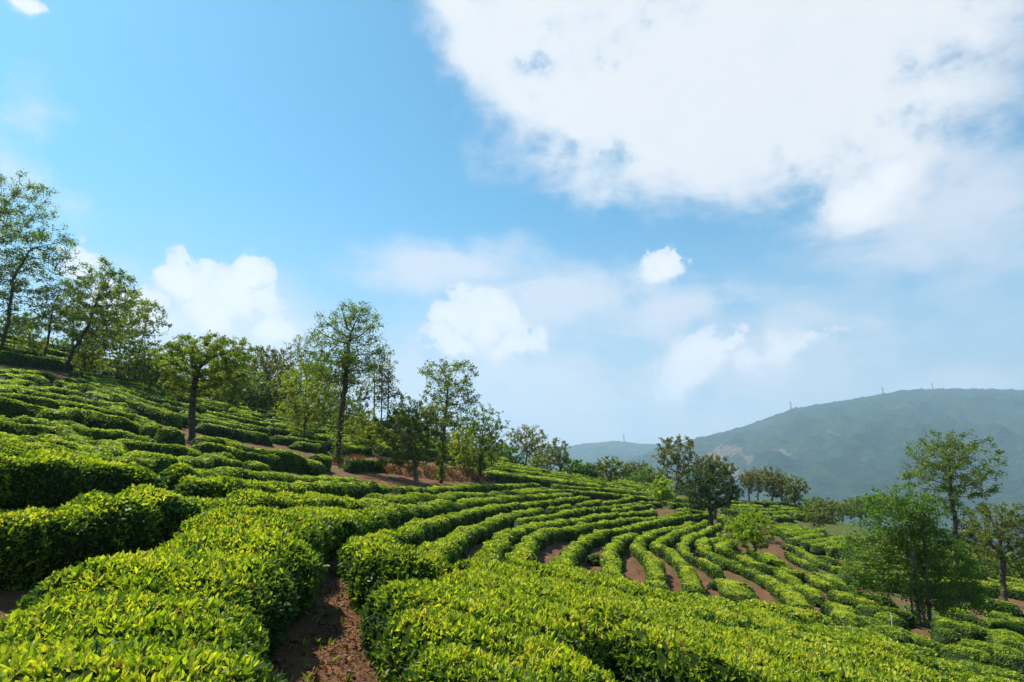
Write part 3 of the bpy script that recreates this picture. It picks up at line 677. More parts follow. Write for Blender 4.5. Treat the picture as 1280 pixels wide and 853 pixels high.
# --- procedural lofts between two curves on the slope
MASSED = []
def loft(lower, upper, spacing, seg, gap, w, h, labels, group, seed, skip=0, single=10**6, dmax=1e9):
    lim = lambda p: p * min(1, dmax / np.hypot(*p))
    r = np.random.default_rng(seed)
    A, _ = resample([lim(hit(u, v, .0)[:2]) for u, v in lower], .5); B, _ = resample([lim(hit(u, v, .0)[:2]) for u, v in upper], .5)
    M = 160; t = np.linspace(0, 1, M)
    f = lambda Q: np.stack([np.interp(t, np.linspace(0, 1, len(Q)), Q[:, k]) for k in (0, 1)], -1)
    A, B = f(A), f(B); n = max(2, int(np.median(np.hypot(*(B - A).T)) / spacing)); c = 0
    for k in range(skip, n):
        q = (k + .6) / n; L = A * (1 - q) + B * q; s = np.r_[0, np.cumsum(np.hypot(*np.diff(L, axis=0).T))]
        p = r.uniform(-3, 0)
        while p < s[-1]:
            ln = r.uniform(*seg); a, b = max(p, 0), min(p + ln, s[-1])
            if b - a > 1.8:
                ss = np.linspace(a, b, max(3, int((b - a) / 2)))
                C = np.stack([np.interp(ss, s, L[:, j]) for j in (0, 1)], -1); C = C + r.normal(0, .13, C.shape)
                hedge(list(C), w * r.uniform(.9, 1.12), h * r.uniform(.85, 1.1), labels(C, k, c), group, world=True, tone0=r.normal(0, .04), collect=None if c < single else MASSED); c += 1
            p += ln + r.uniform(*gap)
    return c
LM = [(150, 'left behind the umbrella tree'), (240, 'straight behind the umbrella tree'), (315, 'left of the yellow green tree'), (385, 'behind the yellow green tree'), (440, 'beside the ivy clad tree'),
      (500, 'behind the grey olive tree'), (570, 'behind the slim bank tree'), (640, 'near the hazy tree beyond the bank')]
def place_label(fmt):
    def f(C, k, c):
        m = C[len(C) // 2]; d = np.array([m[0], m[1], float(ground_z(*m))]); yu = d[1] * cos(PITCH) + d[2] * sin(PITCH); u = 640 + F * d[0] / yu
        where = min(LM, key=lambda q: abs(q[0] - u))[1]
        return fmt % (ORD[min(k, len(ORD) - 1)], where)
    return f
n1 = loft([(112, 500), (140, 509), (172, 518), (203, 534), (247, 543), (305, 554), (342, 560), (384, 567), (430, 570), (480, 572), (520, 575), (560, 579), (605, 588), (640, 596)],
     [(85, 476), (110, 478), (150, 485), (200, 495), (275, 507), (350, 519), (420, 531), (480, 543), (530, 552), (570, 560), (610, 568), (640, 576)],
     1.9, (3.0, 9.5), (.4, 1.3), 1.2, .75, place_label('tea row %s up from soil track %s'), G_UP, 5)
n2 = loft([(-30, 458), (30, 462), (75, 467), (130, 476), (200, 490), (275, 502), (350, 514), (420, 526), (480, 538)],
     [(-30, 418), (20, 428), (75, 441), (130, 455), (200, 472), (275, 488), (350, 503), (420, 517), (480, 530)],
     2.3, (6, 16), (.8, 2.2), 1.3, .8, place_label('hilltop row %s above upper track %s'), G_TOP, 6)
def far_label(C, k, c): return 'thin far tea row, %s one short of the tree belt' % ORD[min(k, 17)]
n3 = loft([(610, 604), (650, 606), (700, 612), (760, 619), (815, 624)], [(605, 582), (640, 588), (680, 595), (730, 601), (790, 608), (835, 615)],
     2.1, (7, 20), (.5, 1.8), 1.2, .8, far_label, G_FAR, 8)
n4 = loft([(905, 645), (940, 653), (970, 655), (1000, 652), (1040, 655)], [(900, 633), (930, 632), (965, 634), (1000, 640), (1040, 650)],
     2.2, (6, 14), (.6, 2), 1.2, .8, lambda C, k, c: 'far tea row %s below the brownish tree clump' % ORD[min(k, 17)], 'tea rows under the brownish tree clump', 9)
n5 = loft([(1050, 733), (1110, 742), (1160, 748), (1215, 745), (1310, 764)], [(1062, 668), (1110, 672), (1160, 682), (1220, 698), (1310, 708)],
     2.3, (9, 26), (.5, 1.6), 1.3, .75, lambda C, k, c: 'tea row %s beyond the bushy tree trunk behind its skirts' % ORD[min(k, 17)], 'tea rows behind the bushy tree', 10, dmax=76)
print('LOFTS', n5, n1, n2, n3, n4, 'leaves', HEDGE_LEAVES[0])

# small single bushes
for (u, v, s, t) in [(743, 694, .5, 'tiny tea bush alone on the red soil right of the fifth bowl row'), (891, 728, .4, 'tiny tea bush alone on the red strip below the ninth bowl row'),
                     (481, 615, .8, 'small loose tea bush in front of the break in the lumpy hedge'), (858, 681, .55, 'small dark tea bush tucked in the hook of the ninth bowl row')]:
    p = hit(u, v, .3)
    hedge([(p[0] - s * .5, p[1]), (p[0], p[1] + .03), (p[0] + s * .5, p[1])], s * 1.1, s * .8, t, 'small single tea bushes', world=True, name='tea_bush', cat='tea bush', taper=.3)

# ------------------------------------------------------------------ trees
def tube_chain(Pts, rad, sides):
    Pts = np.asarray(Pts); n = len(Pts); T = unit(np.gradient(Pts, axis=0)) if n > 1 else None
    ref = np.array([1., .13, .07]); a = unit(np.cross(T, ref)); b = np.cross(T, a)
    ang = np.linspace(0, 2 * pi, sides, endpoint=False)
    V = Pts[:, None] + np.asarray(rad)[:, None, None] * (a[:, None] * np.cos(ang)[None, :, None] + b[:, None] * np.sin(ang)[None, :, None])
    idx = np.arange(n * sides).reshape(n, sides); nx = np.roll(idx, -1, 1)
    return V.reshape(-1, 3), np.stack([idx[:-1], nx[:-1], nx[1:], idx[1:]], -1).reshape(-1, 4)

def colonize(base, trunks, ells, n_att, step, r, shell=.5):
    """grow limbs towards points spread through the crown volume"""
    vol = np.array([e[3] * e[4] * e[5] for e in ells]); pick = r.choice(len(ells), n_att, p=vol / vol.sum())
    E = np.array(ells)[pick]; d = unit(r.normal(size=(n_att, 3))) * (r.random((n_att, 1)) ** shell)
    att = E[:, :3] + d * E[:, 3:6]
    nodes, par = [], []
    for tr in trunks:
        prev = -1
        seg = np.asarray(tr)
        for i in range(len(seg)):
            if i == 0:
                nodes.append(seg[0]); par.append(-1); prev = len(nodes) - 1; continue
            k = max(1, int(np.linalg.norm(seg[i] - seg[i - 1]) / step))
            for j in range(1, k + 1):
                q = seg[i - 1] + (seg[i] - seg[i - 1]) * j / k + r.normal(0, step * .09, 3)
                nodes.append(q); par.append(prev); prev = len(nodes) - 1
    nodes = list(map(np.array, nodes)); alive = np.ones(n_att, bool)
    X = np.array(nodes); dist = np.linalg.norm(att[:, None] - X[None], axis=2)
    # no growth from the lowest part of the trunk
    zmin = min(e[2] - e[5] for e in ells) - .12 * (max(e[2] + e[5] for e in ells) - base[2])
    dist[:, X[:, 2] < zmin] = 1e9
    near = dist.argmin(1); nd = dist.min(1)
    for it in range(140):
        al = np.where(alive)[0]
        if len(al) == 0: break
        new = []
        for k in np.unique(near[al]):
            sel = al[near[al] == k]; v = unit(att[sel] - nodes[k]).sum(0) + r.normal(0, .25, 3) + np.array([0, 0, .12])
            q = nodes[k] + unit(v) * step; new.append((q, k))
        st = len(nodes)
        for q, k in new: nodes.append(q); par.append(int(k))
        Xn = np.array([q for q, _ in new]); dn = np.linalg.norm(att[:, None] - Xn[None], axis=2)
        j = dn.argmin(1); dm = dn.min(1); up = dm < nd; near[up] = st + j[up]; nd[up] = dm[up]
        alive &= nd > step * 1.15
        if len(nodes) > 2600: break
    return np.array(nodes), np.array(par)

TREES = []
def tree(name, label, base, ells, leaf, trunk_r, group=None, D=None, trunk=None, cov=1.3, size=1.0, n_att=320, bark=M_BARK, stems=1, extra=None, cat='tree', spread=.29, depth=1.0, shell=.5, seed=None, step=None, tips=.55):
    r = np.random.default_rng(seed or int(base[0] * 3 + base[1] * 7))
    if D is None:
        b3 = hit(*base)
    else:
        d = px_dir(*base) * D; b3 = np.array([d[0], d[1], float(ground_z(d[0], d[1]))])
    Y = b3[1]; pxm = Y / F * 1.02
    at = lambda u, v: px_dir(u, v) * Y
    E = []
    for e in ells:
        c = at(e[0], e[1]); oy = e[4] if len(e) > 4 else 0
        E.append((c[0], c[1] + oy * pxm, c[2], e[2] * pxm * 1.17, e[2] * pxm * depth * 1.17, e[3] * pxm * 1.12))
    top = max(e[2] + e[5] for e in E); H = max(top - b3[2], .5)
    if trunk: tp = [b3] + [at(u, v) + np.array([0, r.normal(0, .02) * H, 0]) for u, v in trunk]
    else:
        c = np.average([e[:3] for e in E], axis=0); lowz = min(e[2] - e[5] * .6 for e in E)
        tip = np.array([c[0], c[1], max(lowz, b3[2] + .12 * H)]); tp = [b3, (b3 + tip) / 2 + r.normal(0, .02 * H, 3) * [1, 1, 0], tip, tip * .4 + np.array(c) * .6]
    tp[0] = b3 - np.array([0, 0, .12])
    trunks = [tp]
    for k in range(1, stems):
        off = r.normal(0, .5, 3) * trunk_r * 2.2; off[2] = 0
        spreadv = r.normal(0, .10 * H, 3); spreadv[2] = r.normal(0, .05 * H)
        trunks.append([p + off + spreadv * (i / (len(tp) - 1)) for i, p in enumerate(tp)])
    stp = (step or H / 42)
    nodes, par = colonize(b3, trunks, E, int(n_att * 1.5), stp, r, shell)
    n = len(nodes); ch = [[] for _ in range(n)]
    for i, p in enumerate(par):
        if p >= 0: ch[p].append(i)
    order = np.argsort(-np.arange(n)); rad = np.zeros(n); ex = 1.95; rt = 1.0
    for i in order: rad[i] = rt if not ch[i] else sum(rad[c] ** ex for c in ch[i]) ** (1 / ex)
    b0 = max(rad[i] for i in range(n) if par[i] < 0); minr = max(.006, .00030 * Y)
    rad = np.maximum(rad / b0 * trunk_r * .72 * (1 if stems == 1 else .5), minr)
    hgt = (nodes[:, 2] - b3[2]) / H; flare = 1 + .45 * np.clip(1 - hgt / .06, 0, 1) ** 2; rad = rad * flare
    parts = []; done = np.zeros(n, bool)
    starts = [(i, -1) for i in range(n) if par[i] < 0]
    while starts:
        i, p = starts.pop(); chain = [p] if p >= 0 else []
        while True:
            chain.append(i)
            if not ch[i]: break
            c = sorted(ch[i], key=lambda q: -rad[q]); starts += [(q, i) for q in c[1:]]; i = c[0]
        if len(chain) < 2: continue
        rr = rad[chain].copy()
        if p >= 0: rr[0] = min(rr[0], rr[1] * 1.25)
        rr[-1] *= .6
        V, q = tube_chain(nodes[chain], rr, 8 if rr[0] > .06 else (5 if rr[0] > .025 else 3))
        parts.append((V, [q], np.zeros(len(V)), 0, True))
    root = empty(name, b3); tag(root, label, cat, group)
    VV, fl, mi, tn, smo = merge(parts)
    mesh_np('trunk', VV - b3, fl, [bark], mi, None, smo, root)
    # leaves in clumps round the thin twigs
    zc = min(e[2] - e[5] for e in E)
    tw = np.where((rad < np.quantile(rad, tips)) & (nodes[:, 2] > zc - .05 * H))[0]
    if len(tw) < 5: tw = np.arange(n)
    Ls = max(.07, .0032 * Y) * size
    area = sum(pi * e[3] * e[5] for e in E); num = int(np.clip(1.55 * cov * area / (.36 * Ls * Ls), 200, 40000))
    cl = r.gamma(.8, 1, len(tw)) * (r.random(len(tw)) < .75) + 1e-4; which = r.choice(len(tw), num, p=cl / cl.sum())
    sig = spread * stp * 1.9
    pos = nodes[tw[which]] + r.normal(0, 1, (num, 3)) * sig * np.array([1, 1, .75])
    if extra:   # shoots and creeper on the lower trunk
        low = np.where((rad > np.quantile(rad, .75)) & (hgt < extra[1]) & (hgt > .03))[0]
        if len(low):
            m2 = int(num * extra[0]); w2 = r.choice(low, m2); p2 = nodes[w2] + r.normal(0, 1, (m2, 3)) * (stp * .55 * extra[2]) ; pos = np.vstack([pos, p2]); which = np.r_[which, r.integers(0, len(tw), m2)]; num += m2
    ctr = np.average([e[:3] for e in E], axis=0); nor = unit(pos - ctr + np.array([0, 0, .4 * H * .3]) + r.normal(0, .3, (num, 3)))
    ctone = r.normal(.45, .17, len(tw)); tone = np.clip(ctone[which] + r.normal(0, .15, num), 0, 1)
    lv, lf, lt = leaves(pos, nor, Ls, tone, .25, .62, False, r)
    mesh_np('crown', lv - b3, lf, [TL[leaf]], None, lt, False, root)
    TREES.append((name, num, n)); return root

HILL = 'trees along the upper track on the left'
BANK = 'trees on the dry bank'
WOOD = 'thin trees of the hilltop wood'
FARB = 'trees of the far belt'
# left group
tree('tall_tree', 'tall open tree partly cut by the left edge, its crown highest in the picture', (-52, 430), [(-8, 265, 62, 48), (-40, 330, 60, 50), (22, 245, 40, 28), (50, 262, 18, 12)], 'green', .2, HILL, trunk=[(-30, 370), (-15, 300)], cov=.75, n_att=420, tips=.5)
tree('tall_tree', 'tall sparse tree at the left edge with a trunk leaning right and many bare twigs', (-2, 446), [(40, 330, 52, 48), (62, 300, 30, 26), (10, 345, 34, 40), (78, 330, 18, 24), (30, 385, 40, 30)], 'green', .17, HILL, trunk=[(10, 405), (24, 355), (36, 310)], cov=.42, n_att=520, tips=.5)
tree('small_tree', 'small sparse tree with a dark forked stem between two leaning trees', (53, 457), [(68, 380, 22, 22), (58, 400, 18, 14)], 'olive', .11, HILL, trunk=[(60, 425), (66, 400)], cov=.7, n_att=200)
tree('leaning_tree', 'tree with a thick trunk leaning strongly to the right below a dense green crown', (79, 465), [(126, 362, 34, 36), (140, 345, 20, 16), (98, 392, 26, 30), (150, 385, 26, 28), (120, 410, 40, 22)], 'fresh', .19, HILL, trunk=[(94, 437), (110, 410), (122, 375)], cov=1.0, n_att=420)
tree('slim_tree', 'slim tree behind the leaning one, half hidden in its leaves', (88, 452), [(92, 392, 18, 34), (90, 362, 14, 16)], 'green', .1, HILL, trunk=[(90, 430), (92, 390)], cov=.9, n_att=180, D=52)
tree('slim_tree', 'slim slanting tree low among green shoots, left of the straight thin trunk', (120, 469), [(134, 420, 20, 24), (128, 440, 16, 14)], 'yellow', .08, HILL, trunk=[(126, 450), (133, 430)], cov=1.0, n_att=180)
tree('slim_tree', 'slender tree with a straight thin trunk and airy crown, right of the leaning tree', (146, 475), [(158, 392, 26, 30), (170, 372, 16, 14), (150, 420, 26, 20)], 'fresh', .11, HILL, trunk=[(149, 445), (154, 410)], cov=.85, n_att=280)
tree('airy_tree', 'airy tree with a drooping right side, last before the umbrella tree', (168, 478), [(182, 402, 24, 30), (192, 390, 16, 14), (176, 440, 26, 24)], 'green', .1, HILL, trunk=[(174, 450), (180, 415)], cov=.8, n_att=280, D=50)
tree('bushy_tree', 'leafy low bush tree behind the umbrella tree on its left', (205, 490), [(206, 455, 24, 26), (190, 465, 18, 18)], 'fresh', .08, HILL, cov=1.5, n_att=200, D=46)
tree('bushy_tree', 'green thicket tree on the skyline left of the leaning tree', (30, 424), [(32, 402, 26, 14), (12, 410, 20, 12)], 'green', .08, HILL, cov=2.2, n_att=160, D=68)
tree('bushy_tree', 'low green thicket tree between the two left trunks on the skyline', (100, 446), [(98, 430, 20, 14), (112, 436, 16, 10)], 'lush', .08, HILL, cov=1.8, n_att=140, D=62)
for (u, v, ex, lf, t, D) in [(112, 468, [(112, 452, 20, 14), (104, 460, 14, 9)], 'yellow', 'bright low growth at the foot of the leaning tree', 47), (178, 482, [(180, 462, 18, 16), (170, 470, 14, 10)], 'green', 'low green growth right of the straight thin trunk', 50),
                             (262, 502, [(262, 480, 22, 18)], 'yellow', 'yellow green bush tree under the umbrella crown', 58), (68, 455, [(66, 436, 18, 14), (74, 444, 14, 8)], 'lush', 'fresh green bush tree between the small forked and the leaning tree', 56), (225, 497, [(222, 478, 18, 16)], 'green', 'dark green bush tree left behind the umbrella trunk', 56),
                             (316, 512, [(318, 488, 22, 20), (306, 498, 14, 10)], 'green', 'full green bush tree at the lower edge of the wood', 60), (346, 516, [(348, 492, 20, 18)], 'olive', 'olive bush tree below the rusty brown tree', 60), (408, 530, [(406, 500, 18, 24)], 'green', 'green bush tree left of the ivy clad trunk', 56),
                             (498, 548, [(500, 525, 18, 18), (490, 535, 14, 12)], 'green', 'green bush tree left behind the grey olive tree', 58)]:
    tree('bushy_tree', t, (u, v), ex, lf, .07, 'undergrowth trees along the upper track', D=D, cov=1.5, n_att=180)
# umbrella tree
tree('umbrella_tree', 'low spreading tree with a stout black trunk forking into an umbrella of green leaves', (240, 552), [(258, 438, 46, 24), (225, 448, 30, 26), (292, 445, 24, 22), (255, 465, 50, 20), (222, 478, 24, 26), (285, 478, 26, 20), (300, 500, 12, 14)], 'fresh', .24, None,
     trunk=[(241, 520), (243, 488), (247, 465)], cov=1.5, n_att=520, size=.95)
# hilltop wood
for (u, v, top, hw, lf, cv, t, D) in [(300, 502, 425, 14, 'green', .9, 'slim green tree right behind the umbrella tree crown', 66), (318, 507, 432, 13, 'olive', .7, 'thin olive tree in the wood, left of the rusty one', 70), (335, 511, 432, 17, 'brown', .85, 'rusty brown tree in the hilltop wood', 64),
                                  (352, 512, 440, 14, 'brown', .7, 'small dull brown tree beside the rusty one', 70), (376, 512, 416, 20, 'olive', .3, 'tall nearly bare tree rising over the wood left of the ivy clad tree', 72),
                                  (275, 492, 440, 15, 'green', .9, 'green tree of the wood seen through the umbrella crown', 66), (398, 522, 440, 15, 'green', .8, 'thin green tree left of the ivy clad trunk', 66),
                                  (362, 518, 462, 15, 'yellow', 1.0, 'yellowish young tree at the edge of the wood', 60)]:
    h = v - top; tree('thin_tree', t, (u, v), [(u + 2, top + h * .28, hw * 1.15, h * .28), (u - 2, top + h * .55, hw * 1.1, h * .26)], lf, .10, WOOD, cov=cv * 1.7, n_att=180, D=D, bark=M_BARKPALE if lf != 'green' else M_BARK)
tree('young_tree', 'yellow green tree with fine loose leaves left of the ivy clad tree', (386, 545), [(386, 478, 28, 26), (375, 505, 28, 22), (398, 515, 22, 24), (372, 530, 18, 14)], 'yellow', .10, None, cov=.95, n_att=340, D=47, size=.8)
# ivy clad tree
tree('tall_tree', 'tall tree on the bank with dark trunk wrapped in leafy shoots and wide airy crown', (421, 583), [(436, 412, 44, 34), (450, 398, 26, 20), (405, 425, 22, 22), (462, 440, 24, 26), (430, 455, 46, 24), (478, 450, 10, 14)], 'green', .24, BANK,
     trunk=[(424, 545), (428, 500), (434, 455), (438, 425)], cov=.62, n_att=620, extra=(.5, .62, 1.9))
for i, (u, v, w_, h_, lf, t) in enumerate([(436, 548, 20, 26, 'green', 'filling green tree behind the ivy clad trunk'), (448, 540, 16, 30, 'olive', 'thin olive tree right behind the ivy clad trunk'), (507, 556, 18, 30, 'olive', 'thin olive tree behind the grey olive tree on its left'),
        (532, 560, 20, 26, 'green', 'leafy tree between the grey olive and the slim bank tree'), (570, 570, 20, 24, 'fresh', 'fresh green tree right behind the slim bank tree'), (588, 573, 16, 22, 'green', 'green tree behind the last bank tree on its left'), (616, 580, 18, 18, 'fresh', 'fresh green low tree behind the last bank tree on its right'),
        (412, 540, 18, 28, 'yellow', 'yellow green tree just left of the ivy clad trunk'), (372, 528, 20, 28, 'yellow', 'yellow green tree of the wood edge below the bare tree'), (290, 505, 20, 24, 'fresh', 'fresh green tree below the right side of the umbrella crown'), (328, 514, 18, 22, 'fresh', 'fresh green tree under the thin olive tree of the wood'),
        (160, 479, 18, 24, 'fresh', 'fresh green tree beside the straight thin trunk'), (192, 486, 20, 24, 'yellow', 'yellow green tree between the airy and the umbrella tree'), (106, 464, 18, 22, 'fresh', 'fresh green tree behind the leaning trunk'), (40, 450, 18, 20, 'fresh', 'fresh green low tree between the two left trunks')]):
    tree('loose_tree', t, (u, v), [(u, v - h_ * 1.05, w_, h_ * .62), (u + (5 if i % 2 else -5), v - h_ * 1.75, w_ * .7, h_ * .5), (u, v - h_ * .5, w_ * .8, h_ * .35)], lf, .08, 'loose trees filling the wood edge', D=(46 if u < 200 else 58 + (i % 3) * 3), cov=.95, n_att=220)
for (u, v, top, t) in [(468, 528, 440, 'leftmost of three thin tall trunks right of the ivy clad tree'), (477, 526, 448, 'middle of three thin tall trunks right of the ivy clad tree'), (485, 527, 445, 'rightmost of three thin tall trunks right of the ivy clad tree')]:
    tree('thin_tree', t, (u, v), [(u, top + 18, 11, 22), (u + 2, top + 45, 12, 20)], 'olive', .10, 'three thin tall trunks', cov=.55, n_att=160, D=64, bark=M_BARKPALE, trunk=[(u, v - 40), (u, top + 25)])
tree('bushy_tree', 'yellow green bush tree low behind the bank right of the ivy clad tree', (455, 565), [(455, 535, 24, 22), (440, 550, 16, 14), (475, 545, 14, 14)], 'yellow', .07, BANK, cov=1.3, n_att=200, D=50, size=.8)
tree('olive_tree', 'grey olive round tree with mottled pale trunk standing on the bank', (521, 603), [(513, 545, 38, 34), (495, 530, 24, 22), (535, 530, 26, 30), (520, 515, 22, 18), (500, 572, 28, 16), (540, 565, 20, 18)], 'olive', .17, BANK, trunk=[(518, 580), (512, 560), (514, 540)], cov=1.15, n_att=420, bark=M_BARKPALE)
tree('slim_tree', 'slim straight tree with high airy crown right of the grey olive tree', (551, 604), [(560, 475, 32, 28), (548, 465, 20, 16), (580, 500, 20, 18), (545, 510, 22, 20), (565, 520, 26, 16)], 'green', .15, BANK, trunk=[(553, 570), (556, 530), (559, 495)], cov=.75, n_att=480, extra=(.18, .4, 1.4))
tree('small_tree', 'small tree with leaning open crown at the right end of the bank', (598, 600), [(605, 530, 24, 24), (622, 535, 14, 14), (595, 555, 20, 18), (612, 560, 16, 12)], 'green', .13, BANK, trunk=[(600, 578), (602, 550)], cov=.8, n_att=360, extra=(.3, .35, 1.4))
tree('young_tree', 'low green sapling thicket between the slim tree and the last bank tree', (578, 590), [(576, 560, 18, 22), (585, 575, 14, 12)], 'yellow', .06, BANK, cov=1.1, n_att=160, D=48)
# far belt
tree('hazy_tree', 'grey green tree alone past the bank against the sky', (656, 585), [(660, 548, 24, 16), (648, 545, 14, 10), (668, 560, 18, 10)], 'brown', .14, FARB, D=76, cov=.8, n_att=300)
tree('bushy_tree', 'low green thicket left of the grey green tree against the sky', (634, 582), [(632, 568, 16, 14), (645, 576, 14, 10)], 'lush', .1, FARB, D=84, cov=1.8, n_att=140)
for i, (u, v, ex, lf, t, D, cv) in enumerate([
    (684, 590, [(684, 572, 14, 15)], 'brown', 'pinkish grey twiggy tree left of the glossy green bush', 84, .8), (697, 592, [(697, 568, 15, 18), (704, 580, 10, 10)], 'olive', 'taller grey green tree left of the glossy green bush', 82, 1.0),
    (672, 588, [(671, 576, 12, 12)], 'yellow', 'small yellowish tree beside the grey green tree', 80, 1.1),
    (722, 603, [(722, 589, 17, 14), (736, 592, 12, 11), (712, 592, 9, 9)], 'lush', 'glossy deep green bush on the far crest', 80, 3.0),
    (764, 613, [(763, 586, 16, 15), (752, 582, 10, 10), (775, 590, 12, 12)], 'olive', 'tree with thin stem standing before the far belt', 76, 1.1),
    (785, 606, [(785, 585, 11, 8), (783, 597, 13, 9)], 'olive', 'flat topped tree of the far belt', 98, 1.4), (801, 607, [(802, 585, 11, 8), (800, 598, 12, 9)], 'green', 'second flat topped tree of the far belt', 102, 1.3),
    (818, 611, [(815, 597, 18, 12)], 'green', 'bushy green tree of the far belt, left of the bright yellow tree', 96, 2.2), (745, 602, [(745, 592, 12, 10)], 'brown', 'pale twiggy tree behind the glossy green bush', 96, 1.0),
    (793, 612, [(792, 602, 16, 9)], 'lush', 'low leafy bush in the middle of the far belt', 94, 2.2),
    (846, 622, [(845, 562, 25, 17), (835, 575, 18, 14), (860, 580, 18, 14), (848, 592, 16, 10)], 'brown', 'tall grey brown tree with two stems behind the bright yellow tree', 88, .95),
    (872, 628, [(870, 608, 18, 12), (852, 612, 14, 10)], 'green', 'green bush tree between the grey brown and the dark round tree', 90, 2.0),
    (896, 628, [(893, 583, 22, 14), (905, 590, 14, 14), (880, 590, 14, 12)], 'brown', 'brown green tree crown peeping over the dark round tree', 92, 1.3),
    (918, 632, [(915, 615, 12, 10)], 'lush', 'fresh green bush right behind the dark round tree', 92, 2.4),
    (937, 632, [(936, 602, 11, 12)], 'brown', 'first tree from the left in the brownish clump', 92, 1.2), (948, 633, [(948, 600, 13, 14)], 'brown', 'second tree from the left in the brownish clump', 90, 1.2),
    (963, 636, [(963, 599, 14, 15), (968, 612, 12, 10)], 'brown', 'tallest tree in the brownish clump', 88, 1.3), (977, 636, [(977, 604, 12, 13)], 'brown', 'fourth tree from the left in the brownish clump', 92, 1.3),
    (994, 644, [(994, 610, 14, 14), (990, 622, 12, 10)], 'olive', 'rightmost and greenest tree in the brownish clump', 86, 1.3),
    (1028, 666, [(1028, 640, 20, 16), (1018, 648, 10, 10)], 'olive', 'small spreading tree on the far terraces', 72, 1.2),
    (1052, 650, [(1052, 637, 18, 10)], 'green', 'low bush tree right of the small spreading tree', 96, 2.2), (1075, 652, [(1075, 634, 18, 12)], 'green', 'low bush tree left behind the bushy tree', 98, 2.2), (1015, 640, [(1015, 632, 14, 8)], 'lush', 'low green bush at the edge of the far terraces', 104, 2.2), (1096, 650, [(1096, 632, 16, 12)], 'lush', 'green bush tree behind the left shoulder of the bushy tree', 100, 2.2)]):
    tree('far_tree', t, (u, v), ex, lf, .14, FARB, D=D, cov=cv * 1.25, n_att=220, tips=.7)
tree('bright_tree', 'small bright yellow green tree standing among the far rows', (830, 635), [(829, 611, 13, 12), (831, 622, 14, 9), (826, 604, 8, 7)], 'bright', .1, None, cov=2.6, n_att=200, D=61)
tree('round_tree', 'dense dark green round tree standing alone in the middle distance', (889, 654), [(887, 607, 27, 21), (872, 615, 17, 16), (903, 615, 16, 16), (888, 590, 18, 13), (866, 625, 12, 9), (895, 627, 21, 11)], 'dark', .2, None, cov=1.5, n_att=480, D=51, tips=.7, shell=.4)
tree('sapling', 'young multi stemmed sapling with light green leaves in the bowl', (944, 708), [(938, 662, 27, 20), (925, 655, 16, 16), (955, 655, 14, 14), (920, 672, 18, 12), (942, 645, 12, 10), (955, 680, 12, 10)], 'bright', .06, None, cov=1.7, n_att=340, stems=3, trunk=[(943, 690), (940, 668)], bark=M_BARKPALE, size=.8)
# right group
tree('bushy_tree', 'big bushy tree of many stems with a flat top and skirts of fresh leaves', (1152, 783),
     [(1126, 628, 34, 20), (1112, 648, 30, 20), (1148, 645, 28, 24), (1098, 678, 26, 28, 14), (1082, 715, 24, 26, 10), (1160, 672, 24, 26, 10), (1185, 690, 32, 28, 14), (1205, 722, 30, 24, 10), (1178, 722, 24, 26, 16), (1222, 742, 20, 16), (1112, 728, 22, 18, 22), (1195, 752, 32, 14), (1128, 690, 22, 26, 26), (1165, 742, 20, 16, 22)], 'lush', .17, None,
     stems=7, trunk=[(1149, 745), (1142, 700), (1132, 660), (1126, 640)], cov=1.35, n_att=950, bark=M_BARKPALE, size=1.2, tips=.6, shell=.4, depth=.75, spread=.5)
tree('tall_tree', 'tall airy tree with a round twiggy crown behind the bushy tree', (1192, 690), [(1186, 575, 46, 32), (1165, 590, 30, 24), (1212, 598, 32, 22), (1188, 555, 28, 16), (1228, 612, 14, 10), (1150, 605, 18, 10), (1170, 628, 24, 16), (1205, 632, 24, 16)], 'green', .2, None, D=46, trunk=[(1191, 650), (1187, 615), (1186, 590)], cov=.75, n_att=650)
tree('gnarled_tree', 'gnarled tree with a thick dark forked trunk near the right edge', (1256, 757), [(1250, 655, 30, 22), (1232, 672, 20, 20), (1278, 668, 20, 22), (1262, 640, 20, 12), (1240, 695, 16, 14), (1285, 690, 14, 12)], 'olive', .2, None, trunk=[(1254, 725), (1254, 702), (1250, 685)], cov=1.0, n_att=420)
for (u, v, ex, lf, t, D) in [(1215, 710, [(1213, 672, 22, 20), (1230, 690, 18, 16)], 'olive', 'dull olive bush tree between the bushy and the gnarled tree', 46), (1172, 712, [(1160, 690, 22, 18)], 'olive', 'dull bush hidden behind the bushy tree', 44),
                             (1270, 738, [(1275, 712, 20, 16)], 'yellow', 'yellow green bush tree behind the gnarled trunk', 44), (1300, 735, [(1300, 690, 24, 26)], 'olive', 'olive tree cut by the right edge', 44), (1232, 728, [(1228, 708, 20, 14)], 'green', 'green bush left of the gnarled trunk', 42)]:
    tree('bushy_tree', t, (u, v), ex, lf, .1, 'bush trees near the right edge', D=D, cov=1.5, n_att=220)
print('trees', len(TREES), sum(t[1] for t in TREES))

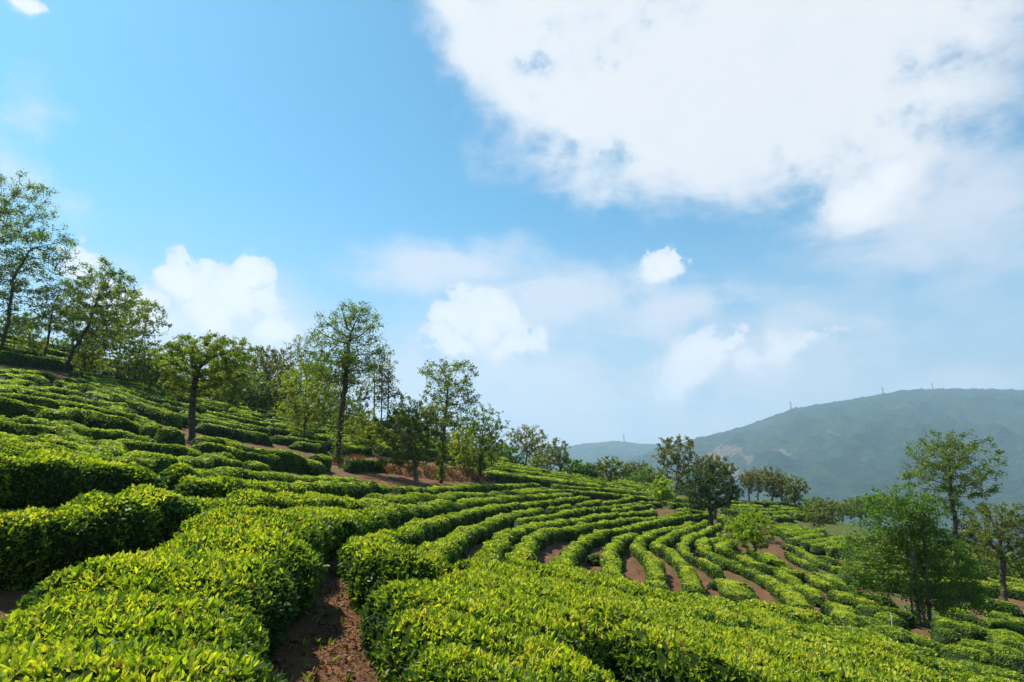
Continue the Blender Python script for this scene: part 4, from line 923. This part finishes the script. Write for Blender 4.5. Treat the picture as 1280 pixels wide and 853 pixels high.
# ------------------------------------------------------------------ the dry bank, grass, litter, stake, pylons
M_DRY = leaf_mat('dry_grass_blade', [(0, (.08, .035, .016)), (.5, (.20, .10, .05)), (1, (.36, .24, .13))], .25, .8, .1, 1.1)
def bank():
    L, s = resample([hit(u, v)[:2] for u, v in [(392, 578), (425, 584), (455, 587), (490, 591), (520, 596), (555, 599), (585, 600), (612, 600)]], .25)
    T = unit(np.gradient(L, axis=0)); N = np.stack([-T[:, 1], T[:, 0]], -1)
    if N[len(N) // 2, 1] < 0: N = -N
    e = np.sqrt(np.clip(np.minimum(s, s[-1] - s) / 3.0, 0, 1))
    h = (.62 + .16 * wob(s, s * 0, 71, 3.2) + .10 * wob(s, s * 0, 72, 1.1)) * e
    prof = [(-.9, -.06), (-.45, .12), (-.15, .55), (.15, .85), (.5, 1.0), (1.0, .8), (1.8, -.06)]
    V = []
    for (o, k) in prof:
        p = L + N * (o * 1.0 + .10 * wob(s, s * 0 + o, 73, .9))[:, None]; V.append(np.c_[p, ground_z(p[:, 0], p[:, 1]) + h * k - .02])
    V = np.array(V); n, m = V.shape[:2]; idx = np.arange(n * m).reshape(n, m)
    q = np.stack([idx[:-1, :-1], idx[:-1, 1:], idx[1:, 1:], idx[1:, :-1]], -1).reshape(-1, 4)
    o = mesh_np('earth_bank', V.reshape(-1, 3), [q], [simple_mat('bank_earth', (.13, .05, .026), (.36, .17, .09), 2.2, .95, 9, .9, .08)], smooth=True); tag(o, kind='structure')
    r = np.random.default_rng(5); k = 9000; i = r.integers(0, m, k); j = r.integers(0, n - 1, k); a = r.random((k, 1))
    keep = wob(V[j, i, 0], V[j, i, 1], 77, 1.7) > -.25; i, j, a = i[keep], j[keep], a[keep]; k = len(i)
    pos = V[j, i] * (1 - a) + V[j + 1, i] * a + r.normal(0, .05, (k, 3)) * [1, 1, .2]
    lv, lf, lt = leaves(pos, np.tile([0, -.35, .6], (k, 1)), np.full(k, .34), np.clip(r.normal(.45, .22, k), 0, 1), .9, .14, False, r)
    tag(mesh_np('dry_grass', lv, lf, [M_DRY], None, lt, False), kind='stuff', label='dry brown grass tufts covering the earth bank', cat='grass')
bank()

def litter():
    r = np.random.default_rng(12)
    path = [(-1.75, 3.5), (-1.6, 5.5), (-1.95, 8.0), (-2.9, 10.5), (-3.9, 13.5), (-4.1, 16)]
    L, s = resample(path, .1); k = 5200
    j = r.integers(0, len(L), k); p = L[j] + r.normal(0, .55, (k, 2)) * (.4 + r.random((k, 1))); z = ground_top(p[:, 0], p[:, 1])
    pos = np.c_[p, z + .008 + r.uniform(0, .02, k)]
    lv, lf, lt = leaves(pos, np.tile([0, 0, 1.], (k, 1)), r.uniform(.03, .09, k), np.clip(r.normal(.4, .32, k), 0, 1), -.02, .4, False, r)
    tag(mesh_np('leaf_litter', lv, lf, [M_DRY], None, lt, False), kind='stuff', label='dry fallen tea leaves scattered along the footpath', cat='leaf litter')
    # clods: squashed lumps
    k = 1500; ic = np.array([(0, 0, 1), (.9, 0, .1), (.3, .85, .1), (-.72, .53, .1), (-.72, -.53, .1), (.3, -.85, .1), (0, 0, -.6)], float)
    tf = np.array([(0, 1, 2), (0, 2, 3), (0, 3, 4), (0, 4, 5), (0, 5, 1), (6, 2, 1), (6, 3, 2), (6, 4, 3), (6, 5, 4), (6, 1, 5)])
    j = r.integers(0, len(L), k); p = L[j] + r.normal(0, .5, (k, 2)); z = ground_top(p[:, 0], p[:, 1]) + .006
    sc = r.gamma(2, .009, k) + .008
    V = ic[None] * sc[:, None, None] * r.uniform(.6, 1.3, (k, 7, 1)) * [1, 1, .75] + np.c_[p, z][:, None]
    f = (np.arange(k)[:, None, None] * 7 + tf[None]).reshape(-1, 3)
    tag(mesh_np('soil_clods', V.reshape(-1, 3), [f], [simple_mat('clod', (.06, .03, .018), (.24, .12, .065), 14, .95, 40, .6, .01)]), kind='stuff', label='crumbly red brown soil clods on the footpath', cat='soil')
litter()

def weeds():
    r = np.random.default_rng(21); k = 90
    L, q = resample([(-1.75, 3.5), (-1.6, 5.5), (-1.95, 8.0), (-2.9, 10.5), (-3.9, 13.5)], .1)
    j = r.integers(0, len(L), k); side = np.where(r.random(k) < .5, -1, 1) * r.uniform(.12, .5, k)
    c = L[j] + np.c_[side, r.normal(0, .1, k)]; m = 7; p = np.repeat(c, m, 0) + r.normal(0, .012, (k * m, 2))
    pos = np.c_[p, ground_top(p[:, 0], p[:, 1]) + .02]
    lv, lf, lt = leaves(pos, np.tile([0, 0, .8], (k * m, 1)), r.uniform(.03, .085, k * m), np.clip(r.normal(.5, .2, k * m), 0, .95), .7, .28, True, r)
    tag(mesh_np('weeds', lv, lf, [TL['fresh']], None, lt, False), kind='stuff', label='small green weeds sprouting along the footpath edges', cat='weeds')
weeds()

def stake(u, v, h, label):
    b = hit(u, v); r = .014
    V = []; n = 6
    for z, k, dx in ((-.1, 1, 0), (h * .5, .95, .02), (h, .8, .035), (h + .03, .1, .035)):
        V += [(dx + r * k * cos(2 * pi * i / n), r * k * sin(2 * pi * i / n), z) for i in range(n)]
    f = [(a * n + i, a * n + (i + 1) % n, (a + 1) * n + (i + 1) % n, (a + 1) * n + i) for a in range(3) for i in range(n)]
    o = mesh_np('stake', np.array(V), [np.array(f)], [simple_mat('weathered_white_wood', (.42, .40, .36), (.66, .64, .60), 20)], smooth=True); o.location = b
    tag(o, label, 'stake')
stake(1117, 805, .82, 'thin weathered white stake sticking out of the tea row before the bushy tree')

M_STEEL = simple_mat('grey_steel', (.22, .23, .24), (.34, .35, .36), .5)
def pylon(u, v, d, H, label):
    b = px_dir(u, v) * d; seg = []
    w0, w1 = H * .11, H * .022
    lv = [0, .2, .4, .58, .74, .88, 1.0]; cs = [(1, 1), (-1, 1), (-1, -1), (1, -1)]
    wd = lambda t: w0 + (w1 - w0) * min(1, t / .74)
    for a, c in zip(lv[:-1], lv[1:]):
        for i in range(4):
            p, q = cs[i], cs[(i + 1) % 4]
            seg += [((p[0] * wd(a), p[1] * wd(a), a * H), (p[0] * wd(c), p[1] * wd(c), c * H)), ((p[0] * wd(a), p[1] * wd(a), a * H), (q[0] * wd(c), q[1] * wd(c), c * H)), ((p[0] * wd(c), p[1] * wd(c), c * H), (q[0] * wd(c), q[1] * wd(c), c * H))]
    root = empty('transmission_tower', b - np.array([0, 0, 3.]))
    tag(root, label, 'pylon', 'transmission towers on the mountain ridge')
    def bars(name, segs, r):
        ps = []
        for p, q in segs: V, f = tube_chain(np.array([p, q], float), [r, r], 4); ps.append((V, [f], np.zeros(len(V)), 0, False))
        V, fl, mi, tn, sm = merge(ps); mesh_np(name, V, fl, [M_STEEL], mi, None, sm, root)
    bars('lattice_mast', seg, H * .011)
    for t, l in ((.74, .17), (.86, .21), (.97, .13)):
        bars('cross_arm', [((-l * H, 0, t * H), (l * H, 0, t * H)), ((-l * H, 0, t * H), (0, 0, (t + .05) * H)), ((l * H, 0, t * H), (0, 0, (t + .05) * H))], H * .011)
pylon(1104, 494, MD, 42, 'lattice tower high on the main ridge, right of the tower on its falling shoulder')
pylon(989, 513, MD, 44, 'lattice tower on the falling left shoulder of the main ridge')
pylon(1166, 487, MD, 34, 'small lattice tower on the flat top of the main ridge')
pylon(780, 553, 4300, 60, 'lattice tower on the low far ridge left of the mountain')

# copies that would read alike: say which piece of the row each one is
_by = {}
for o in list(bpy.data.objects):
    if o.get('category') == 'tea hedge': _by.setdefault(o['label'], []).append(o)
for l, os_ in _by.items():
    if len(os_) < 2: continue
    os_.sort(key=lambda o: o.location.x / max(o.location.y, .1)); n = len(os_)
    names = {2: ['left', 'right'], 3: ['left', 'middle', 'right']}.get(n) or [ORD[min(i, 17)] for i in range(n)]
    for o, w in zip(os_, names): o['label'] = l + (', %s piece' % w if n < 4 else ', %s from left' % w)
